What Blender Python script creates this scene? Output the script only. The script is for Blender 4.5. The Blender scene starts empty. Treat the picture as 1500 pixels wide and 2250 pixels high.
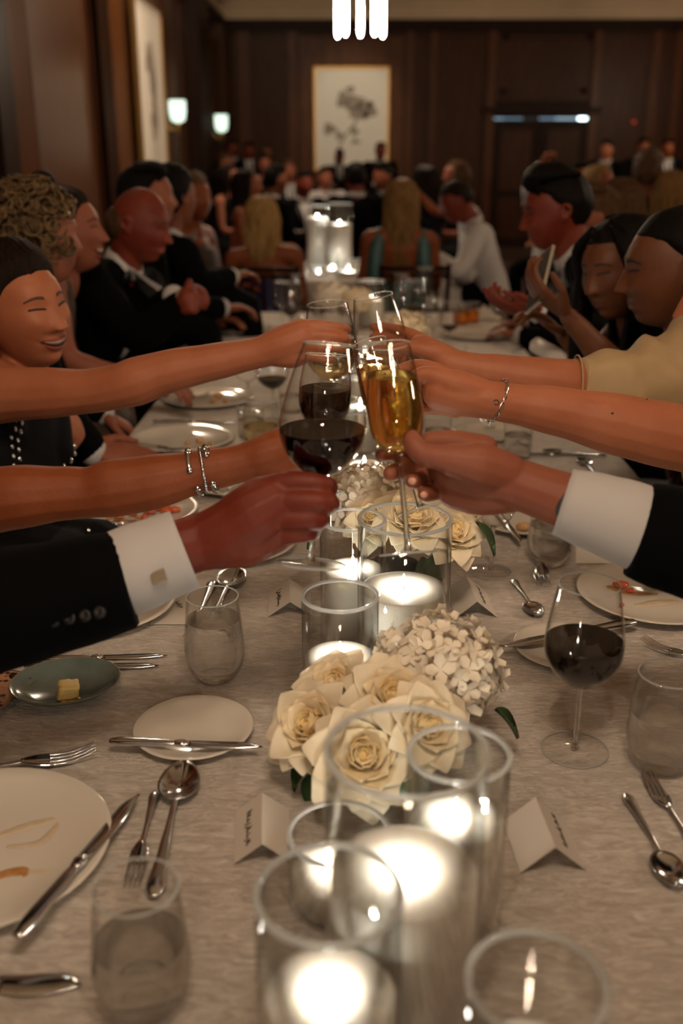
import bpy, bmesh, math, random
from math import pi, sin, cos, tan, radians, sqrt
from mathutils import Vector, Matrix, noise
from mathutils.bvhtree import BVHTree

S = bpy.context.scene
COL = S.collection
# ------------------------------------------------------------------ camera
FPX, CX, CY = 2187.0, 750.0, 1125.0
CAMZ, PITCH, YAW = 1.47, radians(19.72), 0.0086
cam = bpy.data.cameras.new('camera'); camo = bpy.data.objects.new('camera', cam); COL.objects.link(camo)
camo.location = (0, 0, CAMZ); camo.rotation_euler = (pi/2 - PITCH, 0, YAW)
cam.sensor_fit = 'VERTICAL'; cam.sensor_height = 36.0; cam.lens = FPX*36.0/2250.0
cam.clip_start = 0.02; cam.clip_end = 100
cam.dof.use_dof = True; cam.dof.focus_distance = 1.48; cam.dof.aperture_fstop = 2.8
S.camera = camo
# ------------------------------------------------------------------ world, exposure
w = bpy.data.worlds.new('world'); S.world = w; w.use_nodes = True
w.node_tree.nodes['Background'].inputs[0].default_value = (1.0, .68, .45, 1)
w.node_tree.nodes['Background'].inputs[1].default_value = 0.010
S.view_settings.view_transform = 'Standard'; S.view_settings.look = 'None'
S.view_settings.exposure = 0.0; S.view_settings.gamma = 1.0; S.view_settings.use_curve_mapping = False
S.cycles.use_denoising = True
S.cycles.use_adaptive_sampling = True; S.cycles.adaptive_threshold = 0.018
S.cycles.max_bounces = 9; S.cycles.diffuse_bounces = 3; S.cycles.glossy_bounces = 4
S.cycles.transmission_bounces = 8; S.cycles.transparent_max_bounces = 28
S.cycles.sample_clamp_indirect = 4.0; S.cycles.caustics_reflective = False; S.cycles.caustics_refractive = True
# lamp levels (used by the builders of the lamps themselves)
TUBE_W, CANDLE_W, SCONCE_W = 266.0, 0.58, 26.0
WASH_W = 60.0
TUBE_COL = (1.0, .75, .53); CANDLE_COL = (1.0, .93, .81)

# ------------------------------------------------------------------ pixel geometry of the photograph (1500 x 2250)
CAMM = Matrix.Translation((0, 0, CAMZ)) @ camo.rotation_euler.to_matrix().to_4x4()
def ray(px, py):
    return (CAMM.to_3x3() @ Vector(((px-CX)/FPX, (CY-py)/FPX, -1.0)))
def PD(px, py, d): return Vector((0, 0, CAMZ)) + ray(px, py)*d                       # at optical depth d
def PZ(px, py, z=0.75): r = ray(px, py); return Vector((0, 0, CAMZ)) + r*((z-CAMZ)/r.z)
def PY(px, py, y): r = ray(px, py); return Vector((0, 0, CAMZ)) + r*(y/r.y)
def PX(px, py, x): r = ray(px, py); return Vector((0, 0, CAMZ)) + r*(x/r.x)
def depth(p): return -(CAMM.inverted() @ Vector(p)).z

# ------------------------------------------------------------------ mesh building
class MB:
    def __init__(s): s.v = []; s.f = []
    def add(s, vs, fs):
        o = len(s.v); s.v += [Vector(p) for p in vs]; s.f += [tuple(i+o for i in f) for f in fs]; return s
    def merge(s, o): return s.add(o.v, o.f)
    def xf(s, M): s.v = [M @ p for p in s.v]; return s
    def box(s, c, d, rot=None):
        c = Vector(c); M = rot or Matrix.Identity(3)
        vs = [c + M @ Vector((x*d[0]/2, y*d[1]/2, z*d[2]/2)) for x in (-1, 1) for y in (-1, 1) for z in (-1, 1)]
        return s.add(vs, [(0,1,3,2),(4,6,7,5),(0,4,5,1),(2,3,7,6),(0,2,6,4),(1,5,7,3)])
    def bar(s, a, b, wd, th, up=(0,0,1)):
        a = Vector(a); b = Vector(b); t = (b-a).normalized(); u = Vector(up)
        if abs(t.dot(u)) > .98: u = Vector((0,1,0))
        x = t.cross(u).normalized(); z = x.cross(t)
        return s.box((a+b)/2, (wd, (b-a).length, th), Matrix((x, t, z)).transposed())
    def lathe(s, prof, seg=32, c=(0,0,0), sx=1, sy=1, cap0=True, cap1=True):
        c = Vector(c); vs = []; fs = []; n = len(prof)
        for r, z in prof:
            for k in range(seg):
                a = 2*pi*k/seg; vs.append(c + Vector((r*sx*cos(a), r*sy*sin(a), z)))
        for i in range(n-1):
            for k in range(seg):
                k2 = (k+1) % seg
                fs.append((i*seg+k, i*seg+k2, (i+1)*seg+k2, (i+1)*seg+k))
        if cap0: fs.append(tuple(reversed(range(seg))))
        if cap1: fs.append(tuple((n-1)*seg+k for k in range(seg)))
        return s.add(vs, fs)
    def shell(s, prof, seg=40, c=(0,0,0), sx=1, sy=1):        # closed profile (outer up, inner down) both ends on the axis
        return s.lathe([(max(r, 1e-4), z) for r, z in prof], seg, c, sx, sy)
    def ring(s, prof, seg=40, c=(0,0,0)):                      # closed loop profile
        c = Vector(c); vs = []; fs = []; n = len(prof)
        for r, z in prof:
            for k in range(seg):
                a = 2*pi*k/seg; vs.append(c + Vector((r*cos(a), r*sin(a), z)))
        for i in range(n):
            j = (i+1) % n
            for k in range(seg):
                k2 = (k+1) % seg
                fs.append((i*seg+k, i*seg+k2, j*seg+k2, j*seg+k))
        return s.add(vs, fs)
    def ball(s, c, r, R=None, seg=20, rings=14):
        if not hasattr(r, '__len__'): r = (r, r, r)
        c = Vector(c); R = R or Matrix.Identity(3); vs = []; fs = []
        for i in range(rings+1):
            th = pi*min(max(i/rings, .004), .996)
            for k in range(seg):
                a = 2*pi*k/seg
                vs.append(c + R @ Vector((r[0]*sin(th)*cos(a), r[1]*sin(th)*sin(a), -r[2]*cos(th))))
        for i in range(rings):
            for k in range(seg):
                k2 = (k+1) % seg
                fs.append((i*seg+k, i*seg+k2, (i+1)*seg+k2, (i+1)*seg+k))
        fs.append(tuple(reversed(range(seg)))); fs.append(tuple(rings*seg+k for k in range(seg)))
        return s.add(vs, fs)
    def tube(s, pts, rad, seg=12, flat=None, smooth=0, cap=True, ratio=1.0, closed=False):
        pts = [Vector(p) for p in pts]
        if not hasattr(rad, '__len__'): rad = [rad]*len(pts)
        rad = list(rad); rat = list(ratio) if hasattr(ratio, '__len__') else [ratio]*len(pts)
        if smooth: pts, rad, rat = crom(pts, rad, rat, smooth)
        n = len(pts); T = []
        for i in range(n):
            a = pts[max(i-1, 0)]; b = pts[min(i+1, n-1)]
            if closed: a = pts[(i-1) % n]; b = pts[(i+1) % n]
            t = (b-a); T.append(t.normalized() if t.length > 1e-9 else Vector((0,0,1)))
        if flat is not None: u = Vector(flat)
        else:
            u = Vector((0,0,1)) if abs(T[0].z) < .9 else Vector((0,1,0))
        P = list(zip(pts, rad, rat, T))
        if cap and not closed:
            r0, r1 = rad[0], rad[-1]; pre = []; post = []
            for k in (.02, .38, .7, .92):
                q = sqrt(max(1-(1-k)**2, 0))
                pre.append((pts[0]-T[0]*r0*(1-k)*min(1, rat[0]+.2), r0*q, rat[0], T[0]))
                post.insert(0, (pts[-1]+T[-1]*r1*(1-k)*min(1, rat[-1]+.2), r1*q, rat[-1], T[-1]))
            P = pre+P+post
        vs = []; fs = []
        for p, r, q, t in P:
            nrm = (u - t*u.dot(t))
            if nrm.length < 1e-5: nrm = t.orthogonal()
            nrm.normalize(); b = t.cross(nrm)
            if flat is None: u = nrm
            for k in range(seg):
                a = 2*pi*k/seg; vs.append(p + nrm*r*cos(a) + b*r*q*sin(a))
        m = len(P)
        for i in range(m if closed else m-1):
            j = (i+1) % m
            for k in range(seg):
                k2 = (k+1) % seg
                fs.append((i*seg+k, i*seg+k2, j*seg+k2, j*seg+k))
        if not closed:
            fs.append(tuple(reversed(range(seg)))); fs.append(tuple((m-1)*seg+k for k in range(seg)))
        return s.add(vs, fs)
    def grid(s, rows):                                        # rows of points -> quads
        n = len(rows[0]); vs = [p for r in rows for p in r]
        fs = [(i*n+j, i*n+j+1, (i+1)*n+j+1, (i+1)*n+j) for i in range(len(rows)-1) for j in range(n-1)]
        return s.add(vs, fs)
    def slab(s, rows, nrm, th):                               # a grid given thickness th along nrm (vector or list of rows)
        n = len(rows[0]); m = len(rows)
        N = (lambda i, j: Vector(nrm)) if not callable(nrm) else nrm
        top = [[Vector(rows[i][j]) + N(i, j)*th for j in range(n)] for i in range(m)]
        vs = [Vector(p) for r in rows for p in r] + [p for r in top for p in r]; o = m*n
        fs = []
        for i in range(m-1):
            for j in range(n-1):
                a, b, c, d = i*n+j, i*n+j+1, (i+1)*n+j+1, (i+1)*n+j
                fs += [(d, c, b, a), (a+o, b+o, c+o, d+o)]
        edge = [(0, j) for j in range(n)] + [(i, n-1) for i in range(1, m)] + [(m-1, j) for j in range(n-2, -1, -1)] + [(i, 0) for i in range(m-2, 0, -1)]
        for k in range(len(edge)):
            a = edge[k][0]*n+edge[k][1]; b = edge[(k+1) % len(edge)]; b = b[0]*n+b[1]
            fs.append((a, b, b+o, a+o))
        return s.add(vs, fs)
    def mesh(s, name, smooth=True, base=None):
        me = bpy.data.meshes.new(name); b = Vector(base) if base is not None else Vector((0,0,0))
        me.from_pydata([tuple(p-b) for p in s.v], [], s.f); me.validate(); me.update()
        if smooth: me.polygons.foreach_set('use_smooth', [True]*len(me.polygons))
        return me

def crom(pts, rad, rat, n):
    P = []; R = []; Q = []; m = len(pts)
    for i in range(m-1):
        p0 = pts[max(i-1, 0)]; p1 = pts[i]; p2 = pts[i+1]; p3 = pts[min(i+2, m-1)]
        for k in range(n):
            t = k/n; t2 = t*t; t3 = t2*t
            P.append(.5*((2*p1) + (p2-p0)*t + (2*p0-5*p1+4*p2-p3)*t2 + (3*p1-p0-3*p2+p3)*t3))
            e = t*t*(3-2*t); R.append(rad[i]*(1-e)+rad[i+1]*e); Q.append(rat[i]*(1-e)+rat[i+1]*e)
    P.append(pts[-1]); R.append(rad[-1]); Q.append(rat[-1])
    return P, R, Q

def fuse(mb, voxel, it=3, fac=.5, base=None, name='body'):
    """one continuous surface grown over overlapping closed pieces"""
    me = mb.mesh('tmp', False, base); o = bpy.data.objects.new('tmp', me); COL.objects.link(o)
    r = o.modifiers.new('r', 'REMESH'); r.mode = 'VOXEL'; r.voxel_size = voxel; r.use_smooth_shade = True
    if it:
        q = o.modifiers.new('s', 'SMOOTH'); q.iterations = it; q.factor = fac
    dg = bpy.context.evaluated_depsgraph_get(); dg.update()
    out = bpy.data.meshes.new_from_object(o.evaluated_get(dg)); out.name = name
    bpy.data.objects.remove(o); bpy.data.meshes.remove(me)
    out.materials.clear()
    out.polygons.foreach_set('use_smooth', [True]*len(out.polygons))
    return out

def bvh_of(me):
    return BVHTree.FromPolygons([v.co.copy() for v in me.vertices], [tuple(p.vertices) for p in me.polygons])

# ------------------------------------------------------------------ objects
def link(name, me, mat=None, parent=None, loc=None, rot=None, sc=None):
    o = bpy.data.objects.new(name, me); COL.objects.link(o)
    if isinstance(me, MB): raise TypeError
    if mat is not None and me is not None and not len(me.materials): me.materials.append(mat)
    if parent is not None: o.parent = parent
    if loc is not None: o.location = loc
    if rot is not None: o.rotation_euler = rot
    if sc is not None: o.scale = sc if hasattr(sc, '__len__') else (sc,)*3
    return o
def part(name, mb, mat, parent, smooth=True, **k):
    return link(name, mb.mesh(name, smooth) if isinstance(mb, MB) else mb, mat, parent, **k)
def tag(o, label, cat, group=None, kind=None):
    o['label'] = label; o['category'] = cat
    if group: o['group'] = group
    if kind: o['kind'] = kind
    return o
def thing(name, label, cat, loc=(0,0,0), rot=(0,0,0), group=None):
    o = bpy.data.objects.new(name, None); COL.objects.link(o); o.location = loc; o.rotation_euler = rot
    o.empty_display_size = .05
    return tag(o, label, cat, group)
def struct(name, mb, mat, label, smooth=False, cat='room'):
    o = part(name, mb, mat, None, smooth); o['kind'] = 'structure'; o['label'] = label; o['category'] = cat
    return o
def dup(root, loc=None, rot=None, label=None, group=None, sc=None):
    def cp(o, par):
        c = o.copy(); COL.objects.link(c); c.parent = par
        for ch in list(o.children): cp(ch, c)
        return c
    r = cp(root, None)
    if loc is not None: r.location = loc
    if rot is not None: r.rotation_euler = rot
    if sc is not None: r.scale = sc if hasattr(sc, '__len__') else (sc,)*3
    if label: r['label'] = label
    if group: r['group'] = group
    return r
def stamp(proto, used, loc, rot, label, group, sc=None):       # the first time moves the prototype itself
    if proto not in used:
        used.add(proto); proto.location = loc; proto.rotation_euler = rot
        if sc is not None: proto.scale = sc if hasattr(sc, '__len__') else (sc,)*3
        proto['label'] = label
        if group: proto['group'] = group
        return proto
    return dup(proto, loc, rot, label, group, sc)
USED = set()
def frame(fwd, up=(0,0,1)):                                    # local -Y looks along fwd, +Z up
    F = Vector(fwd).normalized(); U = Vector(up); X = (-F).cross(U).normalized(); Y = -F; Z = X.cross(Y)
    return Matrix((X, Y, Z)).transposed()

# ------------------------------------------------------------------ materials
M = {}
def newmat(name):
    m = bpy.data.materials.new(name); m.use_nodes = True; M[name] = m
    nt = m.node_tree; nt.nodes.clear()
    out = nt.nodes.new('ShaderNodeOutputMaterial')
    return m, nt, out
def N(nt, t, **k):
    n = nt.nodes.new(t)
    for a, b in k.items():
        if hasattr(n, a) and not a[0].isupper(): setattr(n, a, b)
    return n
def setin(n, **k):
    for a, b in k.items():
        a = a.replace('_', ' ')
        if isinstance(b, (tuple, list)) and len(b) == 3 and n.inputs[a].type == 'RGBA': b = (*b, 1)
        n.inputs[a].default_value = b
def pmat(name, col, rough=.5, metal=0, col2=None, nscale=8, stretch=None, bump=0, bscale=60, sheen=0, sss=0, spec=.5, coat=0, coatr=.12, detail=4, emis=None, es=0, sssr=(.012,.005,.003), sheen_tint=(1,1,1), lo=.35, hi=.65):
    m, nt, out = newmat(name)
    b = N(nt, 'ShaderNodeBsdfPrincipled'); nt.links.new(b.outputs[0], out.inputs[0])
    setin(b, Base_Color=col, Roughness=rough, Metallic=metal)
    b.inputs['Specular IOR Level'].default_value = spec
    if sheen: b.inputs['Sheen Weight'].default_value = sheen; b.inputs['Sheen Roughness'].default_value = .4; setin(b, Sheen_Tint=sheen_tint)
    if coat: b.inputs['Coat Weight'].default_value = coat; b.inputs['Coat Roughness'].default_value = coatr
    if sss: b.inputs['Subsurface Weight'].default_value = sss; b.inputs['Subsurface Radius'].default_value = sssr; b.inputs['Subsurface Scale'].default_value = 1.0
    if emis: setin(b, Emission_Color=emis, Emission_Strength=es)
    if col2 is not None or bump:
        tc = N(nt, 'ShaderNodeTexCoord'); mp = N(nt, 'ShaderNodeMapping')
        nt.links.new(tc.outputs['Object'], mp.inputs[0])
        if stretch: mp.inputs['Scale'].default_value = stretch
    if col2 is not None:
        nz = N(nt, 'ShaderNodeTexNoise'); setin(nz, Scale=nscale, Detail=detail, Roughness=.6)
        nt.links.new(mp.outputs[0], nz.inputs['Vector'])
        rp = N(nt, 'ShaderNodeValToRGB'); rp.color_ramp.elements[0].position = lo; rp.color_ramp.elements[1].position = hi
        rp.color_ramp.elements[0].color = (*col, 1); rp.color_ramp.elements[1].color = (*col2, 1)
        nt.links.new(nz.outputs['Fac'], rp.inputs[0]); nt.links.new(rp.outputs[0], b.inputs['Base Color'])
    if bump:
        n2 = N(nt, 'ShaderNodeTexNoise'); setin(n2, Scale=bscale, Detail=3.0)
        nt.links.new(mp.outputs[0], n2.inputs['Vector'])
        bp = N(nt, 'ShaderNodeBump'); setin(bp, Strength=bump, Distance=.004)
        nt.links.new(n2.outputs['Fac'], bp.inputs['Height']); nt.links.new(bp.outputs[0], b.inputs['Normal'])
    return m
def emat(name, col, s):
    m, nt, out = newmat(name); e = N(nt, 'ShaderNodeEmission'); setin(e, Color=col, Strength=s); nt.links.new(e.outputs[0], out.inputs[0]); return m
def thin_glass(name, tint=(.97,.98,.975), ior=1.5, rough=0.0):
    m, nt, out = newmat(name)
    lw = N(nt, 'ShaderNodeLayerWeight'); lw.inputs[0].default_value = .5
    pw = N(nt, 'ShaderNodeMath'); pw.operation = 'POWER'; pw.inputs[1].default_value = 5.2; nt.links.new(lw.outputs['Facing'], pw.inputs[0])
    f0 = ((ior-1)/(ior+1))**2
    fr = N(nt, 'ShaderNodeMath'); fr.operation = 'MULTIPLY_ADD'; fr.inputs[1].default_value = .86-f0; fr.inputs[2].default_value = f0; nt.links.new(pw.outputs[0], fr.inputs[0])
    t = N(nt, 'ShaderNodeBsdfTransparent')
    p2 = N(nt, 'ShaderNodeMath'); p2.operation = 'POWER'; p2.inputs[1].default_value = 5.0; nt.links.new(lw.outputs['Facing'], p2.inputs[0])
    cm = N(nt, 'ShaderNodeMix'); cm.data_type = 'RGBA'; cm.inputs[6].default_value = (*tint, 1); cm.inputs[7].default_value = (.45, .43, .40, 1)
    nt.links.new(p2.outputs[0], cm.inputs[0]); nt.links.new(cm.outputs[2], t.inputs[0])
    g = N(nt, 'ShaderNodeBsdfGlossy'); setin(g, Color=(1,1,1), Roughness=rough)
    mx = N(nt, 'ShaderNodeMixShader')
    nt.links.new(fr.outputs[0], mx.inputs[0]); nt.links.new(t.outputs[0], mx.inputs[1]); nt.links.new(g.outputs[0], mx.inputs[2])
    nt.links.new(mx.outputs[0], out.inputs[0]); return m
def liquid(name, col, ior=1.33, trans=.15, tcol=(1,1,1)):
    m, nt, out = newmat(name)
    g = N(nt, 'ShaderNodeBsdfGlass'); setin(g, Color=col, Roughness=0.0, IOR=ior)
    t = N(nt, 'ShaderNodeBsdfTransparent'); setin(t, Color=tcol)
    mx = N(nt, 'ShaderNodeMixShader'); mx.inputs[0].default_value = trans
    nt.links.new(g.outputs[0], mx.inputs[1]); nt.links.new(t.outputs[0], mx.inputs[2]); nt.links.new(mx.outputs[0], out.inputs[0]); return m

thin_glass('glass', (.996,.997,.995), 1.42); thin_glass('thick_glass', (.986,.992,.989), 1.55); liquid('clear_solid', (.97,.985,.98), 1.5, .18)
liquid('water', (.995,.998,.998), 1.33, .30); liquid('champagne', (1.0,.86,.48), 1.33, .15, (1,.86,.52)); liquid('white_wine', (1,.93,.72), 1.33, .2, (1,.95,.8))
liquid('whisky', (.95,.52,.10), 1.33, .2, (1,.6,.2))
m, nt, out = newmat('lit_rim_glass')
g = N(nt, 'ShaderNodeBsdfGlass'); setin(g, Color=(.97, .985, .98), Roughness=.05, IOR=1.5); d_ = N(nt, 'ShaderNodeBsdfTranslucent'); setin(d_, Color=(.95, .97, .96)); d2 = N(nt, 'ShaderNodeBsdfDiffuse'); setin(d2, Color=(.9, .92, .91))  # white mixed into the glass stands in for candlelight glowing in the rims
x1 = N(nt, 'ShaderNodeMixShader'); x1.inputs[0].default_value = .5; nt.links.new(d_.outputs[0], x1.inputs[1]); nt.links.new(d2.outputs[0], x1.inputs[2])
x2 = N(nt, 'ShaderNodeMixShader'); x2.inputs[0].default_value = .42; nt.links.new(g.outputs[0], x2.inputs[1]); nt.links.new(x1.outputs[0], x2.inputs[2]); nt.links.new(x2.outputs[0], out.inputs[0])
pmat('red_wine', (.0035,.0004,.0006), .03, spec=.22)
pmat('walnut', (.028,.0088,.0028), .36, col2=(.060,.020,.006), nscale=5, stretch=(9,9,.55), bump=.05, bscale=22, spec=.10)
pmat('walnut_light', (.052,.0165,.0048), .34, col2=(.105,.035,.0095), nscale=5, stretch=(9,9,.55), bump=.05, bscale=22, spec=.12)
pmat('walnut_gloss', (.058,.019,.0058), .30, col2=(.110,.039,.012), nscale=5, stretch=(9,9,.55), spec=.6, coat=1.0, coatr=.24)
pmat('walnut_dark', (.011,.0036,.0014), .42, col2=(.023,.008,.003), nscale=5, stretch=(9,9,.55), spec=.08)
pmat('plaster', (.50,.385,.255), .8, col2=(.55,.425,.285), nscale=3)
pmat('carpet', (.05,.022,.016), .95, col2=(.09,.04,.025), nscale=6)
pmat('silver', (.66,.70,.74), .13, 1.0, col2=(.52,.55,.58), nscale=30)
pmat('silver_handle', (.68,.72,.76), .17, 1.0)
pmat('dark_silver', (.33,.28,.24), .28, 1.0)
pmat('gold_frame', (.42,.25,.08), .35, 1.0)
pmat('porcelain', (.66,.62,.55), .10, coat=.4)
pmat('linen', (.62,.57,.50), .9, bump=.15, bscale=300)
pmat('card', (.62,.57,.51), .7)
pmat('ink', (.03,.022,.02), .6)
pmat('celadon', (.135,.175,.155), .16, col2=(.075,.105,.10), nscale=9, coat=.5)
pmat('celadon_rim', (.17,.13,.08), .3)
pmat('butter', (.78,.58,.22), .4, sss=.3)
pmat('wax', (.90,.87,.81), .55, bump=.25, bscale=700, sss=.6, sssr=(.022,.020,.017))
pmat('rose_petal', (.90,.74,.50), .55, col2=(.91,.80,.60), nscale=12, sss=.25)
pmat('rose_inner', (.88,.64,.33), .55, col2=(.90,.70,.42), nscale=16, sss=.25); pmat('rose_mid', (.89,.70,.43), .55, col2=(.90,.76,.53), nscale=14, sss=.25)
pmat('rose_core', (.84,.58,.24), .55, col2=(.86,.70,.40), nscale=20, sss=.25)
pmat('hydrangea_petal', (.80,.70,.57), .6, col2=(.86,.80,.68), nscale=25, sss=.2)
pmat('leaf_green', (.035,.075,.03), .45, col2=(.06,.12,.045), nscale=10)
pmat('suit_black', (.0016,.0016,.0020), .9, bump=.1, bscale=500, spec=.06)
pmat('satin_black', (.004,.004,.005), .45, spec=.3)
pmat('shirt_white', (.42,.405,.40), .75, bump=.08, bscale=400)
pmat('bow_black', (.006,.006,.007), .45)
pmat('teeth', (.44,.33,.235), .3)
pmat('mouth_dark', (.022,.006,.005), .6)
pmat('lip', (.215,.038,.022), .45)
pmat('lip_dark', (.085,.026,.016), .5)
pmat('eye_white', (.55,.47,.40), .2); pmat('eye_dark', (.015,.009,.006), .25)
pmat('brow_dark', (.02,.011,.008), .8); pmat('brow_brown', (.065,.03,.016), .8)
SKIN = {}
def skin(n, c, c2): SKIN[n] = pmat('skin_'+n, c, .55, col2=c2, nscale=14, sss=.18, bump=.10, bscale=260, spec=.28)
skin('fair', (.290,.094,.044), (.33,.117,.057)); skin('ruddy', (.112,.0135,.0055), (.150,.027,.012)); skin('tan', (.165,.040,.0105), (.205,.054,.017))
skin('olive', (.15,.044,.017), (.18,.056,.024)); skin('brown', (.090,.029,.011), (.115,.040,.016)); skin('pink', (.205,.062,.034), (.245,.084,.047))
def hairmat(n, c, c2): pmat('hair_'+n, c, .55, col2=c2, nscale=10, stretch=(10,10,1.2), bump=.8, bscale=40, spec=.07)
hairmat('black', (.0022,.0017,.0015), (.005,.0036,.003)); hairmat('dark', (.005,.003,.0022), (.014,.007,.0045)); hairmat('brown', (.04,.02,.010), (.085,.045,.022))
hairmat('blonde', (.11,.058,.020), (.26,.15,.06)); hairmat('ash', (.045,.028,.014), (.15,.095,.046)); hairmat('gold', (.20,.112,.036), (.44,.28,.115))
pmat('nail', (.55,.28,.20), .25)
pmat('tattoo', (.03,.028,.03), .6)
# ------------------------------------------------------------------ the room
XL, XR, YB, YF, ZC = -2.1, 9.0, 17.5, -5.0, 4.1
def bx(x0, x1, y0, y1, z0, z1): return MB().box(((x0+x1)/2, (y0+y1)/2, (z0+z1)/2), (abs(x1-x0), abs(y1-y0), abs(z1-z0)))
struct('floor', bx(XL-.3, XR+.3, YF-.3, YB+.3, -.1, 0), M['carpet'], 'dark carpeted floor under the tables')
struct('ceiling', bx(XL-.3, XR+.3, YF-.3, YB+.3, ZC, ZC+.1), M['plaster'], 'cream plaster ceiling above the dark panelling')
wl = struct('wall_left', bx(XL-.2, XL, YF, YB+.2, 0, ZC), M['walnut'], 'left wall of glossy walnut panelling')
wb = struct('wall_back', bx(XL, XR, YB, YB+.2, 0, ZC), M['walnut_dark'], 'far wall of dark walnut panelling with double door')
struct('wall_right', bx(XR, XR+.2, YF, YB+.2, 0, ZC), M['walnut_dark'], 'right wall of dark wood')
struct('wall_front', bx(XL, XR, YF-.2, YF, 0, ZC), M['walnut_dark'], 'wall behind the camera')
# cornice: plaster cove at the far end, in three steps, over a dark wood crown
for k, (d, z0, z1, mt) in enumerate([(.09, 3.32, 3.40, 'walnut_dark'), (.15, 3.40, 3.485, 'walnut_dark'), (.10, 3.485, 3.56, 'plaster'), (.06, 3.56, 3.68, 'plaster'), (.14, 3.68, 3.76, 'plaster'), (.26, 3.76, 3.90, 'plaster'), (.40, 3.90, 4.1, 'plaster')]):
    part('cornice', bx(XL, XR, YB-d, YB, z0, z1), M[mt], wb, False)
    part('cornice', bx(XL, XL+d, YF, YB-.41, z0, z1), M[mt], wl, False)
def bX(px): return PY(px, 200, YB).x
def bZ(py): return PY(770, py, YB).z
def backpanel(p0, p1, z0, z1, mt='walnut'):
    x0, x1 = bX(p0), bX(p1)
    part('panel', bx(x0+.05, x1-.05, YB-.02, YB, z0+.06, z1-.06), M[mt], wb, False)
    m = MB()
    for a, b, c, d in ((x0, x1, z0, z0+.05), (x0, x1, z1-.05, z1), (x0, x0+.05, z0+.05, z1-.05), (x1-.05, x1, z0+.05, z1-.05)):
        m.merge(bx(a, b, YB-.045, YB, c, d))
    part('molding', m, M['walnut'], wb, False)
def backstile(p0, p1, z0=0, z1=3.32, d=.06, mt='walnut_light'):
    part('stile', bx(bX(p0), bX(p1), YB-d, YB, z0, z1), M[mt], wb, False)
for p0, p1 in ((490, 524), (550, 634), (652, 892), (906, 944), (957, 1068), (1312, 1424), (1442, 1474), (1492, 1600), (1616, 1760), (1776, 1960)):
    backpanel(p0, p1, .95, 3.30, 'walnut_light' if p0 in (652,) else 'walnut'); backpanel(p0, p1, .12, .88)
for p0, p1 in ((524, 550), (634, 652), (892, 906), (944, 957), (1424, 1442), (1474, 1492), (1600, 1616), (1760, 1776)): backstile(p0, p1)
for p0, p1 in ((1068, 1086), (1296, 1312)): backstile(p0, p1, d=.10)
backpanel(1088, 1296, bZ(222), bZ(78), 'walnut')
part('rail', bx(bX(1062), bX(1318), YB-.16, YB, bZ(250), bZ(236)), M['walnut_dark'], wb, False)
for px, py in ((1105, 83), (1285, 83), (1105, 202), (1280, 200)):
    part('rosette', MB().lathe([(.05, 0), (.05, .01), (.03, .025), (.001, .028)], 14).xf(Matrix.Translation((bX(px), YB-.045, bZ(py))) @ Matrix.Rotation(pi/2, 4, 'X')), M['walnut_dark'], wb)
part('rail', bx(XL, bX(1068), YB-.055, YB, .88, .95), M['walnut'], wb, False)
part('rail', bx(bX(1312), XR, YB-.055, YB, .88, .95), M['walnut'], wb, False)
# double door
dz = bZ(268)
door = bpy.data.objects.new('door_1', None); COL.objects.link(door); door['kind'] = 'structure'; door['label'] = 'dark panelled double door in the far wall'; door['category'] = 'door'
for a, b in ((1087, 1189), (1191, 1295)):
    x0, x1 = bX(a), bX(b)
    d = part('door_leaf', bx(x0, x1, YB-.05, YB-.005, .01, dz), M['walnut_dark'], door, False)
    for z0, z1 in ((.15, .8), (.92, dz-.12)):
        part('panel', bx(x0+.13, x1-.13, YB-.065, YB-.05, z0, z1), M['walnut'], d, False)
    hx = x1-.08 if a < 1100 else x0+.08
    part('door_handle', MB().tube([(hx, YB-.05, 1.02), (hx, YB-.11, 1.02), (hx, YB-.11, 1.16), (hx, YB-.05, 1.16)], .012, 8, smooth=3), M['gold_frame'], d)
# light bar over the door: three lit lengths
t = thing('light_bar', 'narrow bluish light bar across the top of the far double door', 'light', (bX(1185), YB-.055, bZ(261)))
def lb(a, b, col, s, n, r=.012):
    x0, x1 = bX(a)-bX(1185), bX(b)-bX(1185)
    part(n, MB().tube([(x0, 0, 0), (x1, 0, 0)], r, 8), emat('bar_%d' % a, col, s), t)
lb(1078, 1108, (.55,.8,1), .55, 'lit_tube'); lb(1108, 1150, (.5,.78,1), .34, 'lit_tube'); lb(1150, 1186, (.6,.6,.6), .04, 'lit_tube'); lb(1186, 1222, (.5,.75,1), .45, 'lit_tube'); lb(1222, 1272, (.6,.85,1), .85, 'lit_tube'); lb(1274, 1290, (.75,.97,1), 7, 'lit_end', .02)
part('channel', bx(bX(1074)-bX(1185), bX(1296)-bX(1185), .012, .05, -.03, .03), M['satin_black'], t, False)
t = thing('alarm_light', 'small red alarm light on the far wall right of the door', 'light', tuple(PY(1391, 268, YB-.02)))
part('base', MB().lathe([(.05, 0), (.05, .02), (.001, .022)], 14).xf(Matrix.Rotation(pi/2, 4, 'X')), M['walnut_dark'], t)
part('lens', MB().ball((0, -.03, 0), .032, seg=12, rings=8), emat('red_lens', (1, .12, .08), .35), t)
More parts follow.
